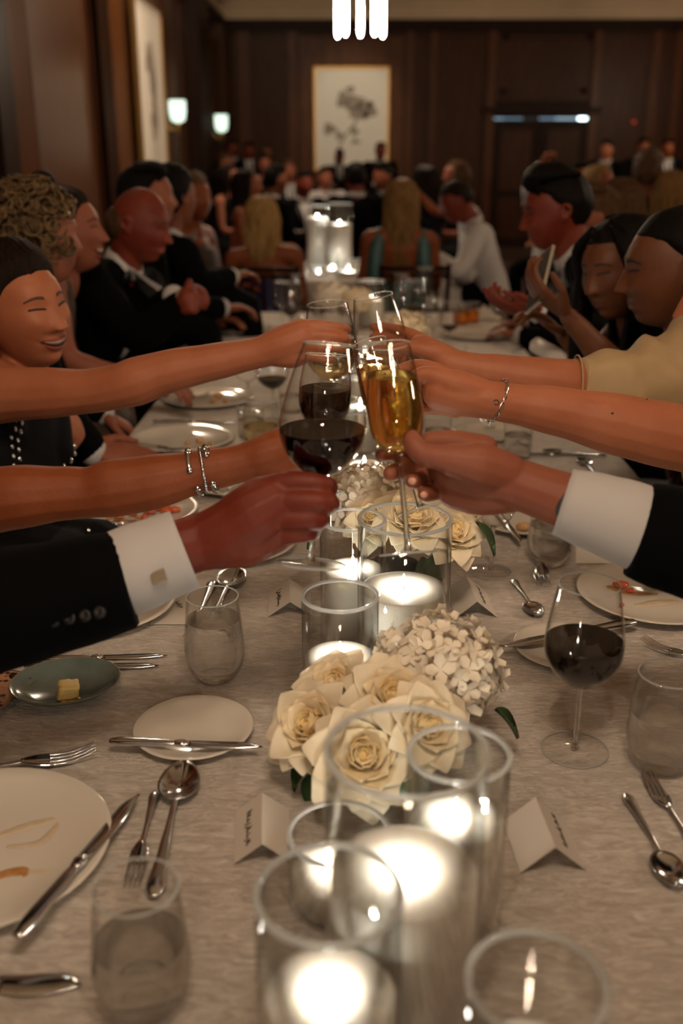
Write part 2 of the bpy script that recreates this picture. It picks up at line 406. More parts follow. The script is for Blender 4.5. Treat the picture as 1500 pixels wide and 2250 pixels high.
# left wall strips
def lY(px): return PX(px, 200, XL).y
def lstrip(p0, p1, d, mt, n, z0=.12, z1=3.32):
    part(n, bx(XL, XL+d, lY(p0), lY(p1), z0, z1), M[mt], wl, False)
def lpanel(y0, y1, mt='walnut_gloss'):
    for z0, z1 in ((.15, .85), (.98, 3.26)):
        part('panel', bx(XL, XL+.018, y0+.06, y1-.06, z0, z1), M[mt], wl, False)
        m = MB()
        for a, b, c, d in ((y0, y1, z0-.06, z0), (y0, y1, z1-.0, z1+.04), (y0, y0+.06, z0, z1), (y1-.06, y1, z0, z1)):
            m.merge(bx(XL, XL+.04, a, b, c, d))
        part('molding', m, M['walnut'], wl, False)
lstrip(12, 52, .05, 'walnut_light', 'stile'); lpanel(lY(54), lY(200)); lstrip(203, 228, .09, 'walnut_dark', 'pilaster'); lstrip(232, 262, .05, 'walnut_light', 'stile')  # dark strip beyond the first panel takes its shadow as wood colour
lpanel(lY(264), lY(352)); lstrip(354, 362, .06, 'walnut', 'stile'); lpanel(lY(363), lY(400)); lstrip(402, 428, .22, 'walnut_dark', 'pilaster'); lpanel(lY(430), lY(464)); lstrip(466, 474, .2, 'walnut', 'pilaster')
y = lY(12)-.12
for k in range(4):
    part('pilaster', bx(XL, XL+.09, y-.3, y, .12, 3.32), M['walnut_dark'], wl, False); lpanel(y-2.0, y-.3); y -= 2.1
part('rail', bx(XL, XL+.05, YF, YB-.2, .88, .95), M['walnut'], wl, False)
part('baseboard', bx(XL, XL+.05, YF, YB-.2, 0, .12), M['walnut_dark'], wl, False)

# pictures
def picture(w_, h_, blobs, stems, label):
    t = thing('framed_picture', label, 'picture')
    f = .028; m = MB()
    for a in (-1, 1):
        m.box((a*(w_/2+f/2), 0, 0), (f, .05, h_+2*f)); m.box((0, 0, a*(h_/2+f/2)), (w_, .05, f))
    part('frame', m, M['gold_frame'], t, False)
    part('canvas', MB().box((0, .006, 0), (w_, .02, h_)), M['canvas'], t, False)
    b = MB(); random.seed(5)
    for x, z, rx, rz in blobs:
        for q in range(3):
            b.lathe([(rx*(1-.25*q), 0), (rx*(1-.25*q), .0006)], 14).v
            n = 28
            for p in b.v[-n:]:
                a = math.atan2(p.y, p.x); k = 1+.22*sin(3*a+q*2+x*30)+.12*sin(7*a+z*20)
                X, Y, Z = p.x*k, p.y*k*rz/rx, p.z
                p.x, p.y, p.z = x+X, -.0045-Z-.0008*q, z+Y
    part('printed_blossom', b, M['print_mauve'], t, False)
    s = MB()
    for pts, r in stems: s.tube([(x, -.0045, z) for x, z in pts], r, 6, flat=(0,1,0), ratio=1, smooth=3)
    for p in s.v: p.y = -.0045-.0008 + (p.y+.0045)*.05
    part('printed_stem', s, M['print_stem'], t, False)
    return t
pmat('canvas', (.74,.70,.62), .85); pmat('print_mauve', (.24,.19,.165), .9, col2=(.36,.31,.26), nscale=9); pmat('print_stem', (.22,.18,.14), .9)
p = picture(1.16, 1.52, [(.02,.26,.17,.13), (.20,.17,.16,.13), (-.13,.30,.12,.12), (.12,.10,.14,.11), (.30,.14,.11,.12), (-.02,.45,.07,.06), (-.36,-.14,.10,.09), (.05,-.18,.07,.05), (.07,-.34,.08,.03), (-.20,-.25,.06,.06)],
    [([(.12,.10), (.06,-.05), (-.08,-.22), (-.24,-.50), (-.27,-.74)], .016), ([(-.12,-.27), (-.25,-.16), (-.36,-.14)], .010), ([(.04,-.08), (.06,-.20), (.05,-.36)], .010)],
    'large framed flower print on the far wall facing the tables')
q = PY(772, 263, YB-.08); p.location = q
p = picture(1.35, 1.62, [(.1,.2,.16,.25), (-.1,.3,.12,.14), (.15,-.1,.12,.3), (0,-.3,.1,.14)], [([(.1,.3), (.05,-.2), (.1,-.7)], .02)], 'tall framed print on the left wall between panels, seen at a slant')
p.rotation_euler = (0, 0, pi/2); p.location = (XL+.09, (lY(275)+lY(345))/2, 2.06)

# chandeliers: glowing glass tubes on a ring
def make_chandelier():
    t = thing('chandelier', 'x', 'chandelier')
    part('rod', MB().tube([(0,0,.42), (0,0,ZC-PY(791, 74, 9.0).z-.02)], .012, 8), M['gold_frame'], t)
    part('canopy', MB().lathe([(.001, 0), (.10, 0), (.10, -.02), (.03, -.05), (.001, -.05)], 20, (0, 0, ZC-PY(791, 74, 9.0).z)), M['gold_frame'], t)
    part('hoop', MB().tube([(.185*cos(a*pi/12), .185*sin(a*pi/12), .40) for a in range(24)], .011, 8, closed=True), M['gold_frame'], t)
    for k, dg in enumerate((0, 50, 130, 180, 270)):
        a = radians(dg); r = .185
        c = Vector((r*cos(a), r*sin(a), 0)); tz = -.012 if k == 4 else (.03 if k in (1, 2) else 0)
        if True: part('arm', MB().bar((0, 0, .42), tuple(c+Vector((0, 0, .40))), .012, .012), M['gold_frame'], t)
        g = part('glass_tube', MB().lathe([(.022, .0+tz), (.022, .38+tz)], 16, c, cap0=False, cap1=False), M['glass'], t)
        part('glow', MB().lathe([(.002, -.03+tz), (.010, -.016+tz), (.0145, .0+tz), (.015, .03+tz), (.015, .24+tz), (.010, .27+tz), (.002, .28+tz)], 12, c), M['tube_glow'], g)
        part('holder', MB().lathe([(.001, .28+tz), (.02, .28+tz), (.02, .40), (.001, .40)], 12, c), M['gold_frame'], g)
    return t
emat('tube_glow', TUBE_COL, TUBE_W)
ch = make_chandelier()
c9 = PY(791, 74, 9.0); zt = c9.z
stamp(ch, USED, (c9.x, 9.0, zt), (0,0,0), 'glowing glass tube chandelier hanging in front of the far wall', None)
for x, y, lb_ in ((.05, .15, 'tube chandelier hung above the near end of the long table, out of view'), (4.8, 7.0, 'tube chandelier added at the right of the second table, out of view'), (3.6, 1.6, 'tube chandelier added at the right of the toast, out of view'), (.05, -3.2, 'tube chandelier hung behind the camera'), (5.3, 12.6, 'tube chandelier added in the far right of the room, out of view')):  # unseen chandeliers on the right are added to brighten the room
    stamp(ch, USED, (x, y, zt), (0,0,0), lb_, 'chandeliers out of view')
# sconces
def make_sconce():
    t = thing('wall_sconce', 'x', 'lamp')
    part('back_plate', MB().box((.012, 0, -.05), (.024, .09, .34)), M['gold_frame'], t)
    part('shade', MB().lathe([(.03, -.11), (.075, -.085), (.092, .0), (.092, .12)], 20, (.15, 0, 0), cap0=True, cap1=False), M['sconce_glow'], t)
    part('bracket', MB().tube([(.02, 0, -.12), (.10, 0, -.20), (.15, 0, -.13)], [.012, .014, .02], 8, smooth=4), M['gold_frame'], t)
    part('finial', MB().tube([(.15, 0, -.14), (.15, 0, -.24)], [.02, .006], 8), M['gold_frame'], t)
    part('bulb', MB().ball((.15, 0, .03), (.035, .035, .05), seg=12, rings=8), M['sconce_bulb'], t)
    return t
emat('sconce_glow', (.80, 1.0, .80), 1.6); emat('sconce_bulb', (.9, 1.0, .86), SCONCE_W)
sc = make_sconce()
for (px, py, xx), lb_ in zip(((390, 246, XL+.17), (486, 272, XL+.22)), ('lit wall sconce beside the tall print on the left wall', 'lit wall sconce in the far left corner of the room')):
    q = PX(px, py, xx); stamp(sc, USED, (xx-.15, q.y, q.z), (0,0,0), lb_, 'wall sconces')
# unseen lamps added to brighten the left wall and its print
for y in (9.5, 10.9, 4.2):
    t = thing('added_washlight', 'added unseen downlight above the left wall, %s' % {9.5: 'by the tall print', 10.9: 'beyond the tall print', 4.2: 'beside the near table'}[y], 'light', (XL+.42, y, ZC-.005), (0, 0, 0), 'added lamps out of view')
    part('trim_ring', MB().ring([(.05, 0), (.065, 0), (.065, -.012), (.05, -.012)], 20), M['gold_frame'], t)
    if y == 9.5:
        part('globe', MB().ball((0, 0, -.06), .055, seg=16, rings=10), emat('globe_glow', (1, .82, .58), 12), t)  # unseen glowing globe added for the bright sheen on the near panel
        L = bpy.data.lights.new('washlight', 'POINT'); L.energy = WASH_W*2.2; L.color = (1, .84, .62); L.shadow_soft_size = .06
        link('washlight', L, None, t, (0, 0, -.19)); continue
    L = bpy.data.lights.new('washlight', 'SPOT'); L.energy = WASH_W; L.color = (1, .80, .55); L.spot_size = radians(100); L.spot_blend = .9; L.shadow_soft_size = .05
    link('washlight', L, None, t, (0, 0, -.03), (0, .30, 0))
t = thing('added_washlight', 'added unseen downlight washing the far flower print', 'light', (PY(772, 263, YB).x, 15.0, ZC-.005))  # unseen spot added to brighten the far print
part('trim_ring', MB().ring([(.05, 0), (.065, 0), (.065, -.012), (.05, -.012)], 20), M['gold_frame'], t)
L = bpy.data.lights.new('washlight', 'SPOT'); L.energy = 135; L.color = (1, .84, .62); L.spot_size = radians(44); L.spot_blend = .8; L.shadow_soft_size = .04
link('washlight', L, None, t, (0, 0, -.03), (radians(50), 0, 0))
# the tubes give the main warm light; the ceiling lamps above are added

# ------------------------------------------------------------------ tables and cloths
m, nt, out = newmat('velvet_cloth')
b = N(nt, 'ShaderNodeBsdfPrincipled'); nt.links.new(b.outputs[0], out.inputs[0]); setin(b, Roughness=.72)
b.inputs['Sheen Weight'].default_value = .35; b.inputs['Sheen Roughness'].default_value = .35; setin(b, Sheen_Tint=(1,.95,.88))
b.inputs['Specular IOR Level'].default_value = .3
tc = N(nt, 'ShaderNodeTexCoord'); mp = N(nt, 'ShaderNodeMapping'); mp.inputs['Scale'].default_value = (1.0, 3.2, 1); mp.inputs['Rotation'].default_value = (0, 0, .18)
nt.links.new(tc.outputs['Object'], mp.inputs[0])
n1 = N(nt, 'ShaderNodeTexNoise'); setin(n1, Scale=26.0, Detail=9.0, Roughness=.72, Distortion=1.6); nt.links.new(mp.outputs[0], n1.inputs['Vector'])
r1 = N(nt, 'ShaderNodeValToRGB'); e = r1.color_ramp.elements
e[0].position = .38; e[0].color = (.375,.330,.290,1); e[1].position = .68; e[1].color = (.69,.645,.59,1); x = r1.color_ramp.elements.new(.5); x.color = (.475,.43,.385,1)  # lighter streaks paint in the sheen of the crushed pile
nt.links.new(n1.outputs['Fac'], r1.inputs[0]); nt.links.new(r1.outputs[0], b.inputs['Base Color'])
n2 = N(nt, 'ShaderNodeTexNoise'); setin(n2, Scale=60.0, Detail=6.0, Distortion=1.2); nt.links.new(mp.outputs[0], n2.inputs['Vector'])
bp = N(nt, 'ShaderNodeBump'); setin(bp, Strength=.55, Distance=.006); nt.links.new(n2.outputs['Fac'], bp.inputs['Height']); nt.links.new(bp.outputs[0], b.inputs['Normal'])

TX0, TX1 = -.605, .69
def table(y0, y1, which):
    cx = (TX0+TX1)/2; cy = (y0+y1)/2
    t = thing('banquet_table', 'long banquet table %s' % which, 'table', (cx, cy, 0))
    hw, hl = (TX1-TX0)/2-.012, (y1-y0)/2-.012
    part('tabletop', MB().box((0, 0, .73), (2*hw, 2*hl, .028)), M['walnut_dark'], t, False)
    for sx in (-1, 1):
        for sy in (-1, 0, 1): part('leg', MB().box((sx*.22, sy*(hl-.5), .358), (.05, .05, .716)), M['walnut_dark'], t, False)
    # cloth: rounded rectangle rings, flat top then a short drop with soft folds
    hw, hl = (TX1-TX0)/2, (y1-y0)/2; R = .09; n = 12
    def ringpt(off, z, wob=0):
        pts = []
        def put(x, y, nx, ny, s):
            k = wob*sin(s*38)+wob*.6*sin(s*23+1); pts.append(Vector((x+nx*(off+k), y+ny*(off+k), z)))
        seq = []
        for (sx, sy, a0) in ((1, 1, 0), (-1, 1, pi/2), (-1, -1, pi), (1, -1, 3*pi/2)):
            for k in range(n+1):
                a = a0+pi/2*k/n; seq.append((sx*(hw-R)+R*cos(a), sy*(hl-R)+R*sin(a), cos(a), sin(a)))
        full = []
        for i, p in enumerate(seq):
            q = seq[(i+1) % len(seq)]; full.append(p); L = math.hypot(q[0]-p[0], q[1]-p[1])
            for k in range(1, int(L/.04)):
                f = k/int(L/.04); full.append((p[0]*(1-f)+q[0]*f, p[1]*(1-f)+q[1]*f, p[2], p[3]))
        s = 0
        for i, p in enumerate(full):
            if i: s += math.hypot(p[0]-full[i-1][0], p[1]-full[i-1][1])
            put(*p, s)
        return pts
    rings = [ringpt(-.02, .75), ringpt(-.006, .7495), ringpt(0, .746), ringpt(.004, .738), ringpt(.006, .70, .003), ringpt(.010, .64, .008), ringpt(.013, .585, .012)]
    mb = MB(); vs = [p for r in rings for p in r]; k = len(rings[0]); fs = [tuple(range(k))]
    for i in range(len(rings)-1):
        for j in range(k): fs.append((i*k+j, (i+1)*k+j, (i+1)*k+(j+1) % k, i*k+(j+1) % k))
    mb.add(vs, fs)
    c = part('tablecloth', mb, M['velvet_cloth'], None, True); c.location = (cx, cy, 0)
    tag(c, 'crushed velvet cream tablecloth spread over the %s' % which.replace('under', 'table under'), 'tablecloth')
    return t
table(.15, 4.9, 'under the toasting glasses and candles nearest'); table(6.15, 7.35, 'under the tall candles where the blonde guests sit')
bpy.data.objects['tablecloth']['label'] = 'crushed cream velvet tablecloth under the toast and near candles'
bpy.data.objects['tablecloth.001']['label'] = 'pale tablecloth of the second table beyond the wooden chair backs'
bpy.data.objects['banquet_table']['label'] = 'long nearer banquet table below the toasting arms'
bpy.data.objects['banquet_table.001']['label'] = 'second banquet table beyond the wooden chair backs'
# ------------------------------------------------------------------ tableware builders
TZ = 0.7512
EYE = Vector((0, 0, 1))
def bowl_shell(prof, t=.0011, seg=44):
    inner = [(max(r-t, 1e-4), z + (t*1.6 if i == 0 else 0)) for i, (r, z) in enumerate(prof)]
    rim = [(prof[-1][0]-t*.5, prof[-1][1]+t*.7)]
    return MB().shell([(1e-4, prof[0][1])]+prof+rim+inner[::-1]+[(1e-4, inner[0][1])], seg)
def fine(prof, n=5):
    P = [Vector((r, 0, z)) for r, z in prof]; Q, _, _ = crom(P, [0]*len(P), [0]*len(P), n); return [(max(p.x, 1e-4), p.z) for p in Q]
def fill_mesh(prof, R, level, t=.0013, seg=44, name='wine'):
    """liquid standing level in the world inside a glass turned by R; level = height along the glass axis"""
    pr = [(max(r-t, 1e-4), z+t) for r, z in prof]
    mb = MB().lathe(pr, seg, cap0=True, cap1=True)
    bm = bmesh.new(); vs = [bm.verts.new(p) for p in mb.v]
    for f in mb.f:
        try: bm.faces.new([vs[i] for i in f])
        except ValueError: pass
    no = R.transposed() @ Vector((0, 0, 1))
    bmesh.ops.bisect_plane(bm, geom=bm.verts[:]+bm.edges[:]+bm.faces[:], plane_co=(0, 0, level), plane_no=no, clear_outer=True)
    be = [e for e in bm.edges if e.is_boundary]
    bmesh.ops.holes_fill(bm, edges=be, sides=0)
    bmesh.ops.recalc_face_normals(bm, faces=bm.faces)
    me = bpy.data.meshes.new(name); bm.to_mesh(me); bm.free()
    me.polygons.foreach_set('use_smooth', [len(p.vertices) < 8 for p in me.polygons])
    return me
I3 = Matrix.Identity(3)
BORDEAUX = fine([(.0045,.092), (.017,.097), (.034,.111), (.0455,.130), (.0488,.148), (.0475,.168), (.0425,.200), (.0365,.232)])
BIG = fine([(.0045,.105), (.018,.110), (.036,.124), (.0485,.146), (.0520,.163), (.0500,.184), (.0420,.222), (.0305,.262)])
SMALL = fine([(.004,.088), (.016,.093), (.030,.105), (.0375,.122), (.0395,.140), (.0385,.160), (.0350,.185), (.0325,.200)])
FLUTE = fine([(.003,.120), (.013,.1225), (.0245,.130), (.0312,.145), (.0335,.166), (.0325,.190), (.0290,.220), (.0248,.250)])
STEMLESS = fine([(.024,.001), (.031,.005), (.0395,.022), (.0435,.046), (.0425,.068), (.0395,.100), (.0365,.130)])
TUMBLER = fine([(.030,.001), (.0335,.004), (.035,.03), (.036,.06), (.037,.088)], 3)
def stem_glass(prof, base_r, loc, axis=(0,0,1), label='', level=None, mat='red_wine', group=None, cat='wine glass', nm='wine_glass'):
    q = Vector((0,0,1)).rotation_difference(Vector(axis).normalized()); R = q.to_matrix()
    t = thing(nm, label, cat, loc, q.to_euler(), group)
    z0 = prof[0][1]
    part('bowl', bowl_shell(prof), M['glass'], t)
    part('stem', MB().lathe([(.0055,.004), (.0036,.012), (.0032,.03), (.0033,z0-.02), (.0042,z0-.006), (.0060,z0+.001)], 14), M['clear_solid'], t)
    part('foot', MB().shell([(1e-4,0), (base_r-.002,0), (base_r,.0009), (base_r-.002,.0020), (base_r*.5,.0030), (.009,.0052), (.0058,.0075), (1e-4,.0076)], 44), M['glass'], t)
    part('foot_rim', MB().tube([((base_r-.0008)*cos(k*pi/24), (base_r-.0008)*sin(k*pi/24), .0012) for k in range(48)], .0011, 8, closed=True), M['lit_rim_glass'], t)
    rim_of(prof, t)
    if level: part('wine', fill_mesh(prof, R, level), M[mat], t)
    return t
def rim_of(prof, t, r=.0009):
    R, z = prof[-1]; part('rim', MB().tube([(R*cos(k*pi/24), R*sin(k*pi/24), z) for k in range(48)], r, 8, closed=True), M['lit_rim_glass'], t)
def cup_glass(prof, loc, label, level=None, mat='water', group=None, axis=(0,0,1), nm='water_glass', t_=.0016):
    q = Vector((0,0,1)).rotation_difference(Vector(axis).normalized())
    t = thing(nm, label, 'glass', loc, q.to_euler(), group)
    part('wall', bowl_shell(prof, t_), M['glass'], t); rim_of(prof, t, .0011)
    part('base', MB().shell([(1e-4, prof[0][1]+.0002), (prof[0][0]*.96, prof[0][1]+.0002), (prof[1][0]*.94, prof[1][1]+.001), (prof[1][0]*.7, prof[0][1]+.0035), (1e-4, prof[0][1]+.0045)], 32), M['clear_solid'], t)
    if level: part('water' if mat == 'water' else 'drink', fill_mesh(prof, q.to_matrix(), level, t_+.0004), M[mat], t)
    return t
def plate_mb(R, h=.016):
    return MB().shell([(1e-4,0), (R*.55,0), (R*.60,.003), (R*.90,h*.62), (R,h), (R+.0008,h+.0012), (R-.0012,h+.0022), (R*.88,h*.62+.003), (R*.62,.0055), (R*.4,.0048), (1e-4,.0046)], 56)
def plate(px, py, R, label, group=None, z=TZ, nm='plate'):
    q = PZ(px, py, z); t = part(nm, plate_mb(R, .016 if R > .1 else .011), M['porcelain'], None); t.location = (q.x, q.y, z)
    return tag(t, label, 'plate', group)
def knife_parts(t, small=False):
    k = .86 if small else 1
    part('handle', MB().tube([(.0,0,.004), (.02*k,0,.0045), (.075*k,0,.0045), (.098*k,0,.0042)], [.0062,.0082,.0066,.0050], 12, flat=(0,1,0), ratio=.55, smooth=4), M['silver_handle'], t)
    part('bolster', MB().tube([(.098*k,0,.0042), (.106*k,0,.0042), (.112*k,0,.004)], [.0062,.0075,.0052], 12, flat=(0,1,0), ratio=.62, smooth=3), M['silver_handle'], t)
    rows = []
    for i in range(15):
        f = i/14; x = (.112+f*.115)*k; lo = -.0060-.0035*sin(pi*min(1, f*1.15)); hi = .0060
        if f > .75: e = (f-.75)/.25; hi = .006-.010*e*e; lo = lo+.0035*e*e
        rows.append([(x, lo, .0028), (x, (lo+hi)/2, .0036), (x, hi, .0032)])
    part('blade', MB().slab(rows, (0,0,1), .0014), M['silver'], t)
def fork_parts(t):
    part('handle', MB().tube([(0,0,.004), (.012,0,.005), (.045,0,.0065), (.085,0,.0085), (.115,0,.009)], [.0050,.0085,.0052,.0030,.0033], 12, flat=(0,1,0), ratio=.42, smooth=4), M['silver_handle'], t)
    zc = lambda x: .009-.0052*sin(min(1, (x-.115)/.075)*pi*.8)+.008*max(0, (x-.155)/.042)**2
    rows = []
    for i in range(9):
        x = .113+i*.0045; wv = .0034+.0088*sin(min(1, i/6)*pi/2); rows.append([(x, -wv, zc(x)), (x, 0, zc(x)-.0012), (x, wv, zc(x))])
    part('head', MB().slab(rows, (0,0,1), .0016), M['silver'], t)
    for j in range(4):
        y = -.0104+j*.00693
        part('tine', MB().tube([(x, y*(1-.15*(x-.149)/.05), zc(x)+.0008) for x in (.145,.155,.168,.182,.196)], [.0021,.0020,.0018,.0015,.0009], 8, flat=(0,1,0), ratio=.6, smooth=2), M['silver'], t)
def spoon_parts(t):
    part('handle', MB().tube([(0,0,.004), (.012,0,.005), (.05,0,.0065), (.095,0,.0095), (.128,0,.009)], [.0052,.0090,.0054,.0030,.0034], 12, flat=(0,1,0), ratio=.42, smooth=4), M['silver_handle'], t)
    vs = []; rows = []
    for i in range(9):
        r = .04+.96*i/8; row = []
        for k in range(33):
            a = 2*pi*k/32; ex = cos(a); egg = 1-.16*ex
            row.append((.158+.033*r*ex, .0205*r*sin(a)*egg, .0015+.0085*r*r))
        rows.append(row)
    part('bowl', MB().slab(rows, (0,0,1), .0012), M['silver'], t)
PROTO = {}
def cutlery(kind, a, b, label, group=None, za=TZ, zb=TZ, roll=0, wide=1):
    """a = pixel of the handle end, b = pixel of the tip"""
    L = {'knife': .227, 'butter_knife': .227*.86, 'fork': .197, 'spoon': .191}[kind]
    A = PZ(*a, za); B = PZ(*b, zb)
    d = B-A; yaw = math.atan2(d.y, d.x); pit = -math.atan2(d.z, math.hypot(d.x, d.y))
    if kind not in PROTO:
        p = thing(kind, 'x', kind.replace('butter_', '')); PROTO[kind] = p
        {'knife': knife_parts, 'butter_knife': lambda t: knife_parts(t, True), 'fork': fork_parts, 'spoon': spoon_parts}[kind](p)
    s = d.length/L
    return stamp(PROTO[kind], USED, A, (roll, pit, yaw), label, group, (s, min(s, 1.25)*wide, min(s, 1.2)))

# ------------------------------------------------------------------ candles in glass cylinders
def candle(px_rim, py_rim, Y, R, H, sand, label, lit=True, wick_off=(0,0), power=1.0):
    q = PY(px_rim, py_rim, Y); c = Vector((q.x, Y, TZ))
    t = thing('candle', label, 'candle', c, (0,0,0), 'sand candles in glass cylinders')
    w_ = .0034
    part('glass_cylinder', MB().ring([(R-w_, .006), (R-w_, H-.001), (R-w_*.5, H), (R, H-.001), (R, .001), (R-.002, 0), (R*.2, 0), (R*.2, .006)], 56).lathe([(R*.2, 0), (R*.2, .006)], 56, cap0=True, cap1=True), M['thick_glass'], t)
    part('rim', MB().tube([((R-w_/2)*cos(k*pi/32), (R-w_/2)*sin(k*pi/32), H-.0002) for k in range(64)], .0026, 10, closed=True), M['lit_rim_glass'], t)
    ri = R-w_-.0008; prof = [(1e-4, .0068), (ri, .0068), (ri, sand)]
    for k in range(8):
        f = 1-(k+.5)/8; prof.append((ri*f, sand+.010*R/.05*(-(1-f)**2*.55 + .35*sin(f*pi))*.6))
    prof.append((1e-4, sand-.004*R/.05))
    part('wax', MB().shell(prof, 48), M['wax'], t)
    fz = sand-.003
    part('wick', MB().tube([(wick_off[0], wick_off[1], fz-.004), (wick_off[0]+.0008, wick_off[1], fz+.010)], .0011, 6), M['ink'], t)
    if lit:
        part('flame', MB().tube([(wick_off[0], wick_off[1], fz+.009), (wick_off[0], wick_off[1], fz+.015), (wick_off[0], wick_off[1], fz+.019), (wick_off[0], wick_off[1], fz+.025)], [.0020, .0036, .0025, .0006], 10, smooth=3), M['flame'], t)
        L = bpy.data.lights.new('flame_light', 'POINT'); L.energy = CANDLE_W*power; L.color = CANDLE_COL; L.shadow_soft_size = .007
        link('flame_light', L, None, t, (wick_off[0], wick_off[1], fz+.0125))
    return t
emat('flame', (1, .86, .62), 60)
candle(722, 1965, .600, .0555, .204, .106, 'candle nearest the lower edge, low sand, left of the widest cylinder')
candle(893, 1650, .700, .0675, .262, .140, 'tallest and widest glass cylinder candle in front of the flowers')
candle(1008, 1655, .805, .0490, .190, .117, 'slim candle cylinder partly behind the tallest near cylinder')
candle(745, 1830, .830, .0520, .080, .036, 'short low candle between the tent card and the tallest cylinder')
candle(1180, 2160, .548, .0500, .172, .090, 'unlit candle cylinder in the lower right corner by itself', lit=False)
candle(747, 1325, 1.168, .0500, .186, .098, 'candle just behind the rose cluster, beside the left tent card')
candle(890, 1140, 1.283, .0650, .250, .145, 'wide cylinder candle below the foot of the held champagne flute')
candle(775, 1150, 1.400, .0500, .205, .125, 'slim candle beside the raised red wine fist')
def far_candle(pxs, pys, Y, R, H, sand, label, power=1.0):
    q = PY(pxs, pys, Y); s = q.z-TZ if sand is None else sand; p = depth(q)
    c = (CAMM.inverted() @ Vector((q.x, Y, TZ+H))); return candle(CX+FPX*c.x/-c.z, CY-FPX*c.y/-c.z, Y, R, H, s, label, power=power)
far_candle(800, 1035, 1.98, .055, .21, .11, 'lit candle glowing under the red wine bowl, beyond the second flowers')
far_candle(738, 985, 2.20, .05, .20, .12, 'candle hidden behind the lower red wine glass')
far_candle(792, 905, 2.48, .05, .20, .115, 'candle seen between the red wine and the champagne flute')
far_candle(800, 850, 2.80, .055, .23, .12, 'candle seen just above the flute gap, below the tilted rim')
far_candle(735, 800, 3.10, .05, .21, .12, 'candle behind the upper left wine bowl')
far_candle(815, 610, 4.45, .06, .20, .12, 'low candle cylinder near the far end of the long table')
# second table
def tall_candle(px, py_rim, py_sand, Y, R, label, power):
    H = PY(px, py_rim, Y).z-TZ; return far_candle(px, py_sand, Y, R, H, None, label, power=power)
tall_candle(697, 452, 478, 7.05, .075, 'tall pale candle cylinder, left of the pair on the second table', 5)
tall_candle(746, 447, 492, 6.90, .085, 'tall candle cylinder, right of the pair on the second table', 5)
tall_candle(765, 572, 596, 6.45, .085, 'wide low candle on the near end of the second table', 2.5)
tall_candle(700, 585, 602, 6.55, .05, 'small candle left of the wide low one on the second table', 2.5)
tall_candle(668, 578, 606, 6.50, .045, 'leftmost small candle on the second table', 2.5)
tall_candle(730, 560, 590, 6.70, .045, 'small candle between the tall cylinders and the wide low one', 2.5)

# ------------------------------------------------------------------ near place settings, left side
plate(-42, 1880, .140, 'white dinner plate with an orange sauce streak, cut off at the left')
cutlery('knife', (42, 2062), (300, 1752), 'dinner knife lying over the rim of the sauce-streaked plate', za=TZ+.024, zb=TZ+.008)
cutlery('fork', (-185, 1725), (213, 1662), 'fork lying behind the sauce-streaked dinner plate', roll=.0)
def smear(pts, r, col, label, z, nm='sauce_smear'):
    mb = MB(); P = [PZ(x, y, z) for x, y in pts]
    mb.tube(P, r, 8, flat=(0,0,1), smooth=5, ratio=1.0)
    for p in mb.v: p.z = z + (p.z-z)*.12
    base = P[0]; o = link(nm, mb.mesh(nm, True, base), M[col]); o.location = base
    return tag(o, label, 'food', kind='stuff' if nm == 'sauce_smear' else None)
pmat('sauce', (.42,.17,.04), .25, col2=(.50,.30,.12), nscale=70); pmat('sauce_pale', (.58,.46,.30), .35, col2=(.62,.55,.42), nscale=40); pmat('tomato', (.55,.06,.03), .22, col2=(.62,.16,.06), nscale=40)
smear([(-20, 1932), (15, 1918), (48, 1914), (55, 1922)], [.005,.006,.007,.003], 'sauce', 'orange sauce streak on the left dinner plate', TZ+.0056)
smear([(60, 1915), (105, 1914), (150, 1903)], [.002,.003,.0035], 'sauce_pale', 'thin end of the sauce streak on the left dinner plate', TZ+.0056)
smear([(0, 1835), (60, 1815), (130, 1800), (90, 1850), (20, 1860)], [.004,.006,.004,.005,.003], 'sauce_pale', 'faint oily film on the left dinner plate', TZ+.0052)
plate(426, 1612, .0785, 'small white bread plate with a butter knife laid across it')
cutlery('butter_knife', (247, 1634), (578, 1644), 'butter knife laid across the white bread plate', za=TZ+.0135, zb=TZ+.0135)
cutlery('fork', (342, 1745), (289, 1958), 'dessert fork lying left of the spoon, tines toward the viewer')
cutlery('spoon', (338, 1975), (406, 1690), 'dessert spoon with its bowl pointing away, below the bread plate')
g = PY(297, 1950, .692); cup_glass(STEMLESS, (g.x, .692, TZ), 'half full water glass nearest the lower left corner', .072)
cutlery('knife', (-190, 2175), (182, 2160), 'wide blade of a knife in the lower left corner', wide=2.4)
